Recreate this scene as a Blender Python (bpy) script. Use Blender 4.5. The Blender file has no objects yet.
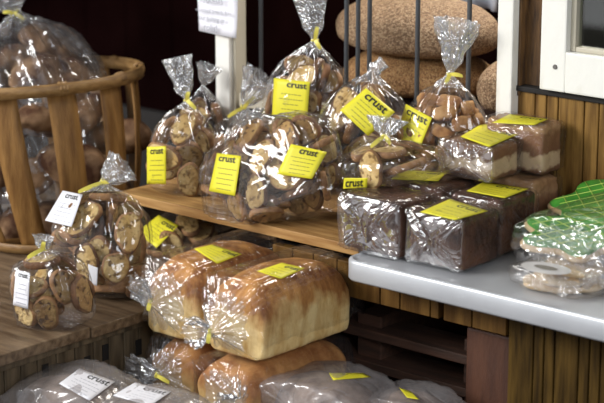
import bpy, bmesh, math, random
import numpy as np
from mathutils import Vector, Matrix, Quaternion
from mathutils.bvhtree import BVHTree

random.seed(7)
SC = bpy.context.scene
COL = SC.collection
# ------------------------------------------------------------------ camera
FPX, YAW, PITCH = 2000.0, math.radians(41.06), math.radians(14.3)
CAM = np.array([0.0, 0.0, 1.6])
DH = np.array([-math.sin(YAW), math.cos(YAW), 0.0])
RT = np.array([math.cos(YAW), math.sin(YAW), 0.0])
FW = DH * math.cos(PITCH) - np.array([0, 0, 1.0]) * math.sin(PITCH)
UP = DH * math.sin(PITCH) + np.array([0, 0, 1.0]) * math.cos(PITCH)
cd = bpy.data.cameras.new('camera')
cd.sensor_width = 36.0
cd.lens = 36.0 * FPX / 604.0
cd.clip_start = 0.05
cd.dof.use_dof = True
cd.dof.focus_distance = 3.22
cd.dof.aperture_fstop = 5.0
cam = bpy.data.objects.new('camera', cd)
COL.objects.link(cam)
cam.location = CAM
cam.rotation_euler = (math.pi / 2 - PITCH, 0, YAW)
SC.camera = cam

# ------------------------------------------------------------------ world and lights
SC.view_settings.view_transform = 'Standard'
SC.view_settings.look = 'None'
SC.view_settings.exposure = 0.08
SC.view_settings.gamma = 1.0
SC.view_settings.use_curve_mapping = False
SC.cycles.max_bounces = 10
SC.cycles.transparent_max_bounces = 24
SC.cycles.caustics_reflective = False
SC.cycles.caustics_refractive = False
w = bpy.data.worlds.new('overcast_sky')
SC.world = w
w.use_nodes = True
nt = w.node_tree
bg = nt.nodes['Background']
tc = nt.nodes.new('ShaderNodeTexCoord')
dot = nt.nodes.new('ShaderNodeVectorMath'); dot.operation = 'DOT_PRODUCT'
KD = Vector((-0.62, -0.72, 0.30)).normalized()
dot.inputs[1].default_value = KD
nt.links.new(tc.outputs['Generated'], dot.inputs[0])
rp = nt.nodes.new('ShaderNodeValToRGB')
e = rp.color_ramp.elements
e[0].position = 0.0; e[0].color = (0.10, 0.105, 0.115, 1)
e[1].position = 1.0; e[1].color = (1.0, 1.0, 1.03, 1)
x = rp.color_ramp.elements.new(0.55); x.color = (0.22, 0.23, 0.25, 1)
x = rp.color_ramp.elements.new(0.80); x.color = (0.62, 0.64, 0.68, 1)
mr = nt.nodes.new('ShaderNodeMapRange')
mr.inputs[1].default_value = -1.0
nt.links.new(dot.outputs['Value'], mr.inputs[0])
nt.links.new(mr.outputs[0], rp.inputs[0])
nt.links.new(rp.outputs[0], bg.inputs[0])
bg.inputs[1].default_value = 0.9

def area(name, loc, target, sx, sy, power, color=(1, 1, 1)):
    l = bpy.data.lights.new(name, 'AREA')
    l.shape = 'RECTANGLE'; l.size = sx; l.size_y = sy
    l.energy = power; l.color = color
    o = bpy.data.objects.new(name, l)
    COL.objects.link(o)
    o.location = loc
    o.rotation_euler = (Vector(target) - Vector(loc)).to_track_quat('-Z', 'Y').to_euler()
    return o
area('daylight_from_street', (-4.2, -0.6, 2.6), (-2.1, 2.4, 0.7), 2.2, 1.2, 175, (1.0, 0.985, 0.96))
area('daylight_from_yard', (1.2, 0.2, 2.2), (-2.0, 2.4, 0.7), 1.6, 1.2, 55, (0.95, 0.97, 1.0))
area('shop_fill_light', (-2.0, 3.25, 1.85), (-2.0, 3.0, 0.9), 0.6, 0.4, 18, (1.0, 0.93, 0.84))  # unseen lamp added to brighten the loaves behind the bars

# ------------------------------------------------------------------ pixel helpers (a pixel's ray met with a plane of the place)
def ray(px, py):
    return FW * FPX + RT * (px - 302.0) + UP * (201.5 - py)
def at_z(px, py, z):
    v = ray(px, py); return CAM + v * (z - CAM[2]) / v[2]
def at_y(px, py, y):
    v = ray(px, py); return CAM + v * (y / v[1])
def at_x(px, py, x):
    v = ray(px, py); return CAM + v * (x / v[0])

def on_z(px, Y, z):
    """the point of height z in the vertical plane y=Y that is seen in column px"""
    lo, hi = -400.0, 900.0
    for _ in range(50):
        m_ = (lo + hi) / 2
        if at_y(px, m_, Y)[2] > z: lo = m_
        else: hi = m_
    return at_y(px, lo, Y)

# ------------------------------------------------------------------ materials
def mat(name, col, rough=0.6, metal=0.0, bump=0.0, bscale=60.0, col2=None, nscale=8.0, spec=None, stretch=None, ramp=(0.35, 0.65), detail=5.0, rough2=None):
    m = bpy.data.materials.new(name); m.use_nodes = True
    t = m.node_tree; b = t.nodes['Principled BSDF']
    b.inputs['Base Color'].default_value = (*col, 1)
    b.inputs['Roughness'].default_value = rough
    b.inputs['Metallic'].default_value = metal
    if spec is not None: b.inputs['Specular IOR Level'].default_value = spec
    co = t.nodes.new('ShaderNodeTexCoord'); mp = t.nodes.new('ShaderNodeMapping')
    t.links.new(co.outputs['Object'], mp.inputs[0])
    if stretch: mp.inputs['Scale'].default_value = stretch
    if col2 is not None:
        n = t.nodes.new('ShaderNodeTexNoise'); n.inputs['Scale'].default_value = nscale
        n.inputs['Detail'].default_value = detail
        t.links.new(mp.outputs[0], n.inputs['Vector'])
        r = t.nodes.new('ShaderNodeValToRGB')
        r.color_ramp.elements[0].position = ramp[0]; r.color_ramp.elements[0].color = (*col, 1)
        r.color_ramp.elements[1].position = ramp[1]; r.color_ramp.elements[1].color = (*col2, 1)
        t.links.new(n.outputs['Fac'], r.inputs[0]); t.links.new(r.outputs[0], b.inputs['Base Color'])
    if bump:
        n2 = t.nodes.new('ShaderNodeTexNoise'); n2.inputs['Scale'].default_value = bscale; n2.inputs['Detail'].default_value = 4
        t.links.new(mp.outputs[0], n2.inputs['Vector'])
        bp = t.nodes.new('ShaderNodeBump'); bp.inputs['Strength'].default_value = bump; bp.inputs['Distance'].default_value = 0.004
        t.links.new(n2.outputs['Fac'], bp.inputs['Height']); t.links.new(bp.outputs[0], b.inputs['Normal'])
    return m

def plastic(name, haze=0.015, base=0.06, edge=0.5, rough=0.09, tint=(0.985, 0.985, 0.985), scale=15.0, bstr=0.27, hazecol=(0.86, 0.88, 0.92), streak=0.0):
    """thin clear film: mostly see-through, a sharp reflection, a trace of haze"""
    m = bpy.data.materials.new(name); m.use_nodes = True
    t = m.node_tree; t.nodes.clear()
    out = t.nodes.new('ShaderNodeOutputMaterial')
    tr = t.nodes.new('ShaderNodeBsdfTransparent'); tr.inputs[0].default_value = (*tint, 1)
    gl = t.nodes.new('ShaderNodeBsdfGlossy'); gl.inputs['Roughness'].default_value = rough
    df = t.nodes.new('ShaderNodeBsdfDiffuse'); df.inputs[0].default_value = (*hazecol, 1)
    tl = t.nodes.new('ShaderNodeBsdfTranslucent'); tl.inputs[0].default_value = (*hazecol, 1)
    co = t.nodes.new('ShaderNodeTexCoord')
    n = t.nodes.new('ShaderNodeTexNoise'); n.inputs['Scale'].default_value = scale
    n.inputs['Detail'].default_value = 2; n.inputs['Distortion'].default_value = 1.2
    t.links.new(co.outputs['Object'], n.inputs['Vector'])
    a = t.nodes.new('ShaderNodeMath'); a.operation = 'MULTIPLY_ADD'; a.inputs[1].default_value = 2; a.inputs[2].default_value = -1
    b = t.nodes.new('ShaderNodeMath'); b.operation = 'ABSOLUTE'
    t.links.new(n.outputs['Fac'], a.inputs[0]); t.links.new(a.outputs[0], b.inputs[0])
    bp = t.nodes.new('ShaderNodeBump'); bp.inputs['Strength'].default_value = bstr; bp.inputs['Distance'].default_value = 0.012
    t.links.new(b.outputs[0], bp.inputs['Height'])
    for q in (gl, df): t.links.new(bp.outputs[0], q.inputs['Normal'])
    lw = t.nodes.new('ShaderNodeLayerWeight'); lw.inputs[0].default_value = 0.5
    pw = t.nodes.new('ShaderNodeMath'); pw.operation = 'POWER'; pw.inputs[1].default_value = 3.0
    t.links.new(lw.outputs['Facing'], pw.inputs[0])
    ma = t.nodes.new('ShaderNodeMath'); ma.operation = 'MULTIPLY_ADD'; ma.inputs[1].default_value = edge; ma.inputs[2].default_value = base; ma.use_clamp = True
    t.links.new(pw.outputs[0], ma.inputs[0])
    dd = t.nodes.new('ShaderNodeMixShader'); dd.inputs[0].default_value = 0.5
    t.links.new(df.outputs[0], dd.inputs[1]); t.links.new(tl.outputs[0], dd.inputs[2])
    m1 = t.nodes.new('ShaderNodeMixShader'); m1.inputs[0].default_value = haze
    t.links.new(tr.outputs[0], m1.inputs[1]); t.links.new(dd.outputs[0], m1.inputs[2])
    m2 = t.nodes.new('ShaderNodeMixShader')
    t.links.new(ma.outputs[0], m2.inputs[0]); t.links.new(m1.outputs[0], m2.inputs[1]); t.links.new(gl.outputs[0], m2.inputs[2])
    t.links.new(m2.outputs[0], out.inputs[0])
    return m

def toast_mat(name, hole, mid, light):
    m = mat(name, mid, 0.85, bump=0.9, bscale=170, col2=light, nscale=30)
    t = m.node_tree; b = t.nodes['Principled BSDF']
    src = b.inputs['Base Color'].links[0].from_socket
    co = [n for n in t.nodes if n.type == 'TEX_COORD'][0]
    oi = t.nodes.new('ShaderNodeObjectInfo')
    ad = t.nodes.new('ShaderNodeVectorMath'); ad.operation = 'ADD'
    t.links.new(co.outputs['Object'], ad.inputs[0]); t.links.new(oi.outputs['Random'], ad.inputs[1])
    v = t.nodes.new('ShaderNodeTexNoise'); v.inputs['Scale'].default_value = 95; v.inputs['Detail'].default_value = 2
    t.links.new(ad.outputs[0], v.inputs['Vector'])
    r = t.nodes.new('ShaderNodeValToRGB'); r.color_ramp.elements[0].position = .36; r.color_ramp.elements[1].position = .46
    t.links.new(v.outputs['Fac'], r.inputs[0])
    mx = t.nodes.new('ShaderNodeMix'); mx.data_type = 'RGBA'; mx.inputs[6].default_value = (*hole, 1)
    t.links.new(r.outputs[0], mx.inputs[0]); t.links.new(src, mx.inputs[7])
    hs = t.nodes.new('ShaderNodeHueSaturation')
    mr = t.nodes.new('ShaderNodeMapRange'); mr.inputs[3].default_value = .62; mr.inputs[4].default_value = 1.18
    t.links.new(oi.outputs['Random'], mr.inputs[0]); t.links.new(mr.outputs[0], hs.inputs['Value'])
    t.links.new(mx.outputs[2], hs.inputs['Color']); t.links.new(hs.outputs[0], b.inputs['Base Color'])
    return m

M = {}
M['film'] = plastic('clear_film')
M['film_tight'] = plastic('tight_film', haze=0.012, base=0.05, edge=0.4, rough=0.12, scale=20, bstr=0.3)
M['film_creased'] = plastic('creased_film', haze=0.012, base=0.055, edge=0.35, rough=0.09, scale=20, bstr=0.4)
M['film_milky'] = plastic('milky_film', haze=0.34, base=0.10, edge=0.35, rough=0.20, scale=12, bstr=0.5, hazecol=(0.72, 0.68, 0.68))
M['film_heavy'] = plastic('heavy_film', haze=0.06, base=0.10, edge=0.5, rough=0.12, scale=14, bstr=0.5)
M['film_fold'] = plastic('folded_film', haze=0.09, base=0.27, edge=0.4, rough=0.12, scale=16, bstr=0.6)
M['film_gather'] = plastic('gathered_film', haze=0.22, base=0.24, edge=0.4, rough=0.13, scale=40, bstr=0.6)
M['yellow'] = mat('yellow_label_paper', (0.70, 0.64, 0.035), 0.45, spec=.3)
M['white_label'] = mat('white_label_paper', (0.72, 0.72, 0.76), 0.5)
M['ink'] = mat('black_ink', (0.012, 0.012, 0.01), 0.6)
M['ink_soft'] = mat('fine_print_ink', (0.30, 0.27, 0.03), 0.6)
M['ink_grey'] = mat('grey_print_ink', (0.36, 0.37, 0.42), 0.6)
M['ribbon'] = mat('yellow_ribbon', (0.80, 0.70, 0.12), 0.4)
M['crumb'] = toast_mat('toast_crumb', (0.20, 0.11, 0.03), (0.44, 0.27, 0.085), (0.66, 0.48, 0.21))
M['crust'] = mat('toast_crust', (0.13, 0.055, 0.02), 0.7, bump=0.6, bscale=120, col2=(0.36, 0.19, 0.075), nscale=40)
M['crumb_dark'] = toast_mat('rye_toast_crumb', (0.09, 0.042, 0.014), (0.25, 0.13, 0.042), (0.42, 0.26, 0.09))
M['crust_dark'] = mat('rye_toast_crust', (0.07, 0.03, 0.012), 0.7, bump=0.6, bscale=120, col2=(0.2, 0.09, 0.035), nscale=40)
M['crouton'] = mat('crouton_bread', (0.22, 0.09, 0.03), 0.8, bump=0.8, bscale=120, col2=(0.48, 0.27, 0.10), nscale=35)
M['rustic'] = mat('rustic_crust', (0.075, 0.032, 0.016), 0.8, bump=0.9, bscale=50, col2=(0.36, 0.22, 0.12), nscale=22, spec=.2)
M['choco'] = mat('chocolate_loaf_crust', (0.032, 0.013, 0.007), 0.7, bump=0.7, bscale=90, col2=(0.11, 0.048, 0.026), nscale=30, spec=.25)
M['seed_grey'] = mat('grey_brown_crust', (0.10, 0.065, 0.05), 0.8, bump=.6, bscale=60, col2=(0.40, 0.30, 0.24), nscale=28)
M['wood_edge'] = mat('pine_shelf_board', (0.27, 0.135, 0.042), 0.5, bump=0.2, bscale=40, col2=(0.46, 0.27, 0.10), nscale=9, stretch=(1, 10, 10), spec=.25)
M['wood_table'] = mat('worn_table_board', (0.085, 0.052, 0.028), 0.42, bump=0.25, bscale=50, col2=(0.19, 0.13, 0.078), nscale=9, stretch=(1.5, 9, 9))
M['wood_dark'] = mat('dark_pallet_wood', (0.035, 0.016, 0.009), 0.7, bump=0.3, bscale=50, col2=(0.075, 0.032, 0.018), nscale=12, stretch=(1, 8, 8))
M['block'] = mat('reddish_wood', (0.05, 0.016, 0.007), 0.6, bump=0.3, col2=(0.085, 0.03, 0.013), nscale=10, stretch=(6, 6, 1))
M['basket'] = mat('basket_splint', (0.15, 0.070, 0.018), 0.5, bump=0.3, bscale=60, col2=(0.26, 0.135, 0.040), nscale=12, stretch=(7, 7, 1), spec=.3)
M['basket_rim'] = mat('basket_rim_wood', (0.20, 0.105, 0.034), 0.45, bump=0.3, bscale=60, col2=(0.34, 0.20, 0.075), nscale=14, stretch=(3, 3, 9))
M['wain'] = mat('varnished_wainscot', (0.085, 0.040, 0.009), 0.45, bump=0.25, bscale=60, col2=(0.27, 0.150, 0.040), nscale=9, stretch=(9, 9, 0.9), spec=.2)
M['wain_low'] = mat('dark_varnished_wainscot', (0.024, 0.013, 0.003), 0.5, bump=0.25, bscale=60, col2=(0.088, 0.050, 0.011), nscale=9, stretch=(9, 9, 0.9), spec=.12)  # darker tones than the upper wainscot
M['apron'] = mat('varnished_apron_board', (0.08, 0.037, 0.008), 0.45, bump=0.25, bscale=60, col2=(0.17, 0.088, 0.022), nscale=9, stretch=(7, 7, 0.9), spec=.2)
M['table_apron'] = mat('grey_brown_board', (0.05, 0.035, 0.02), 0.55, bump=0.3, bscale=60, col2=(0.15, 0.11, 0.065), nscale=9, stretch=(7, 7, 0.9))
M['white_paint'] = mat('flaking_white_paint', (0.80, 0.79, 0.74), 0.5, bump=0.35, bscale=35, col2=(0.66, 0.63, 0.55), nscale=12, stretch=(2, 2, 1), ramp=(0.55, 0.75))
M['cream_paint'] = mat('cream_paint', (0.50, 0.46, 0.37), 0.5, bump=0.2, col2=(0.5, 0.46, 0.36), nscale=8)
M['shade_black'] = mat('shade_black', (0.008, 0.006, 0.005), 0.8)  # flat black standing in for shade in gaps, notches and the recess
M['old_trim'] = mat('dark_stained_trim', (0.04, 0.018, 0.006), 0.6, bump=0.5, col2=(0.16, 0.08, 0.025), nscale=14, stretch=(8, 8, 1))
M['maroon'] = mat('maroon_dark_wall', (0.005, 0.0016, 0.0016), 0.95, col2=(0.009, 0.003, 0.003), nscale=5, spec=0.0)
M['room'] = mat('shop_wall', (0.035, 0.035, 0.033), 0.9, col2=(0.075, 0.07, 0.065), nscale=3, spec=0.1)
M['ground'] = mat('dark_ground', (0.010, 0.008, 0.007), 0.95, col2=(0.018, 0.014, 0.012), nscale=6, spec=.0)
M['iron'] = mat('grey_painted_iron', (0.12, 0.135, 0.155), 0.45)
M['alu'] = mat('worn_aluminium', (0.50, 0.52, 0.55), 0.38, metal=0.35, bump=0.12, bscale=25, col2=(0.60, 0.62, 0.65), nscale=7)
M['paper'] = mat('sign_paper', (0.80, 0.80, 0.86), 0.6)
M['green_icing'] = None
M['cookie'] = mat('shortbread', (0.52, 0.34, 0.16), 0.8, bump=0.6, bscale=80, col2=(0.70, 0.52, 0.30), nscale=40)
M['screw'] = mat('screw_steel', (0.2, 0.19, 0.18), 0.4, metal=0.8)

def loaf_mat(name, top, top2, side, side2, z0, z1, wob=0.018, bumps=0.5):
    """crust colour of a tin loaf: browned crown, pale tin sides (the bread's own colours)"""
    m = bpy.data.materials.new(name); m.use_nodes = True
    t = m.node_tree; b = t.nodes['Principled BSDF']; b.inputs['Roughness'].default_value = 0.62
    co = t.nodes.new('ShaderNodeTexCoord')
    sp = t.nodes.new('ShaderNodeSeparateXYZ'); t.links.new(co.outputs['Object'], sp.inputs[0])
    n = t.nodes.new('ShaderNodeTexNoise'); n.inputs['Scale'].default_value = 16; n.inputs['Detail'].default_value = 6
    t.links.new(co.outputs['Object'], n.inputs['Vector'])
    ad = t.nodes.new('ShaderNodeMath'); ad.operation = 'MULTIPLY_ADD'; ad.inputs[1].default_value = wob * 5; t.links.new(n.outputs['Fac'], ad.inputs[0]); t.links.new(sp.outputs['Z'], ad.inputs[2])
    mr = t.nodes.new('ShaderNodeMapRange'); mr.inputs[1].default_value = z0 + wob * 2.5; mr.inputs[2].default_value = z1 + wob * 2.5
    t.links.new(ad.outputs[0], mr.inputs[0])
    n2 = t.nodes.new('ShaderNodeTexNoise'); n2.inputs['Scale'].default_value = 30; n2.inputs['Detail'].default_value = 8; n2.inputs['Roughness'].default_value = .65
    mp = t.nodes.new('ShaderNodeMapping'); mp.inputs['Scale'].default_value = (1, 1, 0.35); t.links.new(co.outputs['Object'], mp.inputs[0]); t.links.new(mp.outputs[0], n2.inputs['Vector'])
    def ramp(c1, c2):
        r = t.nodes.new('ShaderNodeValToRGB'); r.color_ramp.elements[0].position = 0.36; r.color_ramp.elements[1].position = 0.62
        r.color_ramp.elements[0].color = (*c1, 1); r.color_ramp.elements[1].color = (*c2, 1); t.links.new(n2.outputs['Fac'], r.inputs[0]); return r
    rt, rs = ramp(top, top2), ramp(side, side2)
    mx = t.nodes.new('ShaderNodeMix'); mx.data_type = 'RGBA'
    t.links.new(mr.outputs[0], mx.inputs[0]); t.links.new(rs.outputs[0], mx.inputs[6]); t.links.new(rt.outputs[0], mx.inputs[7])
    t.links.new(mx.outputs[2], b.inputs['Base Color'])
    n3 = t.nodes.new('ShaderNodeTexNoise'); n3.inputs['Scale'].default_value = 90; n3.inputs['Detail'].default_value = 4
    t.links.new(co.outputs['Object'], n3.inputs['Vector'])
    bp = t.nodes.new('ShaderNodeBump'); bp.inputs['Strength'].default_value = bumps; bp.inputs['Distance'].default_value = 0.003
    t.links.new(n3.outputs['Fac'], bp.inputs['Height']); t.links.new(bp.outputs[0], b.inputs['Normal'])
    return m
M['white_loaf'] = loaf_mat('golden_white_loaf', (0.19, 0.055, 0.010), (0.60, 0.29, 0.080), (0.58, 0.33, 0.090), (0.90, 0.68, 0.32), 0.055, 0.080, wob=.026)
M['brown_loaf'] = loaf_mat('golden_brown_loaf', (0.30, 0.11, 0.03), (0.55, 0.27, 0.09), (0.50, 0.30, 0.10), (0.66, 0.44, 0.18), 0.04, 0.07)

def seeded_mat(name, c1, c2, c3, scale=260):
    m = bpy.data.materials.new(name); m.use_nodes = True
    t = m.node_tree; b = t.nodes['Principled BSDF']; b.inputs['Roughness'].default_value = 0.7
    co = t.nodes.new('ShaderNodeTexCoord')
    v = t.nodes.new('ShaderNodeTexVoronoi'); v.inputs['Scale'].default_value = scale
    t.links.new(co.outputs['Object'], v.inputs['Vector'])
    sp = t.nodes.new('ShaderNodeSeparateColor'); t.links.new(v.outputs['Color'], sp.inputs[0])
    r = t.nodes.new('ShaderNodeValToRGB'); r.color_ramp.interpolation = 'CONSTANT'
    r.color_ramp.elements[0].position = 0; r.color_ramp.elements[0].color = (*c1, 1)
    r.color_ramp.elements[1].position = 0.33; r.color_ramp.elements[1].color = (*c2, 1)
    q = r.color_ramp.elements.new(0.7); q.color = (*c3, 1)
    t.links.new(sp.outputs[0], r.inputs[0]); t.links.new(r.outputs[0], b.inputs['Base Color'])
    bp = t.nodes.new('ShaderNodeBump'); bp.inputs['Strength'].default_value = 0.9; bp.inputs['Distance'].default_value = 0.002; bp.invert = True
    t.links.new(v.outputs['Distance'], bp.inputs['Height']); t.links.new(bp.outputs[0], b.inputs['Normal'])
    return m
M['seeded'] = seeded_mat('seed_coated_crust', (0.16, 0.09, 0.045), (0.28, 0.17, 0.09), (0.42, 0.29, 0.17), 420)
M['seeded_gold'] = seeded_mat('golden_seed_crust', (0.20, 0.09, 0.03), (0.36, 0.19, 0.07), (0.44, 0.26, 0.11), 420)

def layered_mat():
    m = bpy.data.materials.new('layered_nut_loaf'); m.use_nodes = True
    t = m.node_tree; b = t.nodes['Principled BSDF']; b.inputs['Roughness'].default_value = 0.75
    co = t.nodes.new('ShaderNodeTexCoord'); sp = t.nodes.new('ShaderNodeSeparateXYZ'); t.links.new(co.outputs['Object'], sp.inputs[0])
    n = t.nodes.new('ShaderNodeTexNoise'); n.inputs['Scale'].default_value = 45; n.inputs['Detail'].default_value = 5; t.links.new(co.outputs['Object'], n.inputs['Vector'])
    ad = t.nodes.new('ShaderNodeMath'); ad.operation = 'MULTIPLY_ADD'; ad.inputs[1].default_value = 0.035; t.links.new(n.outputs['Fac'], ad.inputs[0]); t.links.new(sp.outputs['Z'], ad.inputs[2])
    mr = t.nodes.new('ShaderNodeMapRange'); mr.inputs[1].default_value = 0.0175; mr.inputs[2].default_value = 0.0175 + 0.085
    t.links.new(ad.outputs[0], mr.inputs[0])
    r = t.nodes.new('ShaderNodeValToRGB'); E = r.color_ramp.elements
    E[0].position = 0; E[0].color = (0.13, 0.055, 0.025, 1); E[1].position = 1; E[1].color = (0.33, 0.18, 0.08, 1)
    for p, c in ((0.10, (0.15, 0.065, 0.03)), (0.17, (0.50, 0.36, 0.22)), (0.34, (0.52, 0.38, 0.23)), (0.40, (0.17, 0.075, 0.032)), (0.78, (0.21, 0.10, 0.045)), (0.86, (0.36, 0.21, 0.10))):
        q = E.new(p); q.color = (*c, 1)
    t.links.new(mr.outputs[0], r.inputs[0]); t.links.new(r.outputs[0], b.inputs['Base Color'])
    bp = t.nodes.new('ShaderNodeBump'); bp.inputs['Strength'].default_value = 0.8; bp.inputs['Distance'].default_value = 0.004
    t.links.new(n.outputs['Fac'], bp.inputs['Height']); t.links.new(bp.outputs[0], b.inputs['Normal'])
    return m
M['layered'] = layered_mat()

def icing_mat():
    """green icing crossed by thin piped yellow lines"""
    m = bpy.data.materials.new('green_icing'); m.use_nodes = True
    t = m.node_tree; b = t.nodes['Principled BSDF']; b.inputs['Roughness'].default_value = 0.35
    b.inputs['Base Color'].default_value = (0.045, 0.26, 0.03, 1)
    co = t.nodes.new('ShaderNodeTexCoord')
    n = t.nodes.new('ShaderNodeTexNoise'); n.inputs['Scale'].default_value = 25; t.links.new(co.outputs['Object'], n.inputs['Vector'])
    r = t.nodes.new('ShaderNodeValToRGB'); r.color_ramp.elements[0].color = (0.02, 0.15, 0.015, 1); r.color_ramp.elements[1].color = (0.07, 0.34, 0.04, 1)
    r.color_ramp.elements[0].position = 0.3; r.color_ramp.elements[1].position = 0.7
    t.links.new(n.outputs['Fac'], r.inputs[0]); t.links.new(r.outputs[0], b.inputs['Base Color'])
    return m
M['green_icing'] = icing_mat()
M['piping'] = mat('yellow_green_icing', (0.34, 0.48, 0.08), 0.5)

# ------------------------------------------------------------------ object helpers
def link(name, me, m=None, parent=None):
    o = bpy.data.objects.new(name, me)
    COL.objects.link(o)
    if m is not None: me.materials.append(m)
    if parent is not None: o.parent = parent
    return o
def tag(o, label, cat, group=None, kind=None):
    o['label'] = label; o['category'] = cat
    if group: o['group'] = group
    if kind: o['kind'] = kind
    return o
def empty(name, loc, rz=0.0):
    o = bpy.data.objects.new(name, None); COL.objects.link(o)
    o.location = Vector(loc); o.rotation_euler = (0, 0, rz); o.empty_display_size = 0.05
    return o
def mesh(name, V, F, smooth=True):
    me = bpy.data.meshes.new(name)
    me.from_pydata([tuple(map(float, v)) for v in V], [], [tuple(int(i) for i in f) for f in F])
    me.update()
    if smooth: me.shade_smooth()
    return me
def box_into(bm, lo, hi, bev=0.0):
    r = bmesh.ops.create_cube(bm, size=1.0)
    vs = r['verts']
    lo, hi = Vector(lo), Vector(hi)
    for v in vs:
        v.co = Vector(((v.co.x + .5) * (hi.x - lo.x) + lo.x, (v.co.y + .5) * (hi.y - lo.y) + lo.y, (v.co.z + .5) * (hi.z - lo.z) + lo.z))
    if bev > 0:
        es = {e for v in vs for e in v.link_edges}
        bmesh.ops.bevel(bm, geom=list(es), offset=bev, segments=2, affect='EDGES', profile=0.6)
def boxes(name, specs, m, parent=None, bev=0.0015, origin=None):
    """several boards of ONE part as one mesh"""
    bm = bmesh.new()
    for lo, hi in specs: box_into(bm, lo, hi, bev)
    me = bpy.data.meshes.new(name)
    if origin is not None:
        bmesh.ops.translate(bm, verts=bm.verts, vec=-Vector(origin))
    bm.to_mesh(me); bm.free()
    o = link(name, me, m, parent)
    if origin is not None: o.location = Vector(origin)
    return o
def struct(o): o['kind'] = 'structure'; return o
def tube_mesh(name, pts, r, seg=10, cap=True):
    pts = [Vector(p) for p in pts]; V = []; F = []
    up0 = Vector((0, 0, 1))
    for i, p in enumerate(pts):
        d = (pts[min(i + 1, len(pts) - 1)] - pts[max(i - 1, 0)]).normalized()
        a = d.cross(up0 if abs(d.z) < .9 else Vector((1, 0, 0))).normalized(); b = d.cross(a)
        rr = r[i] if isinstance(r, (list, tuple)) else r
        for k in range(seg):
            t = 2 * math.pi * k / seg
            V.append(p + a * math.cos(t) * rr + b * math.sin(t) * rr)
    for i in range(len(pts) - 1):
        for k in range(seg):
            F.append((i * seg + k, i * seg + (k + 1) % seg, (i + 1) * seg + (k + 1) % seg, (i + 1) * seg + k))
    if cap:
        F.append(tuple(range(seg))[::-1]); F.append(tuple((len(pts) - 1) * seg + k for k in range(seg)))
    return mesh(name, V, F)

def ridged(P, rng, k0=90.0, n=10, warp=0.02):
    """creased-film displacement: sharp folds in random directions"""
    P = np.array(P)
    W = P.copy()
    for _ in range(3):
        k = rng.normal(size=3); k *= 45 / np.linalg.norm(k); a = rng.normal(size=3); a /= np.linalg.norm(a)
        W = W + np.outer(np.sin(P @ k + rng.uniform(0, 6.28)), a) * warp * .4
    d = np.zeros(len(P))
    for i in range(n):
        k = rng.normal(size=3); s = rng.uniform(0.6, 2.2); k *= k0 * s / np.linalg.norm(k)
        d += (np.abs(np.sin(W @ k + rng.uniform(0, 6.28))) - 0.64) / s
    return d / math.sqrt(n)

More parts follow.
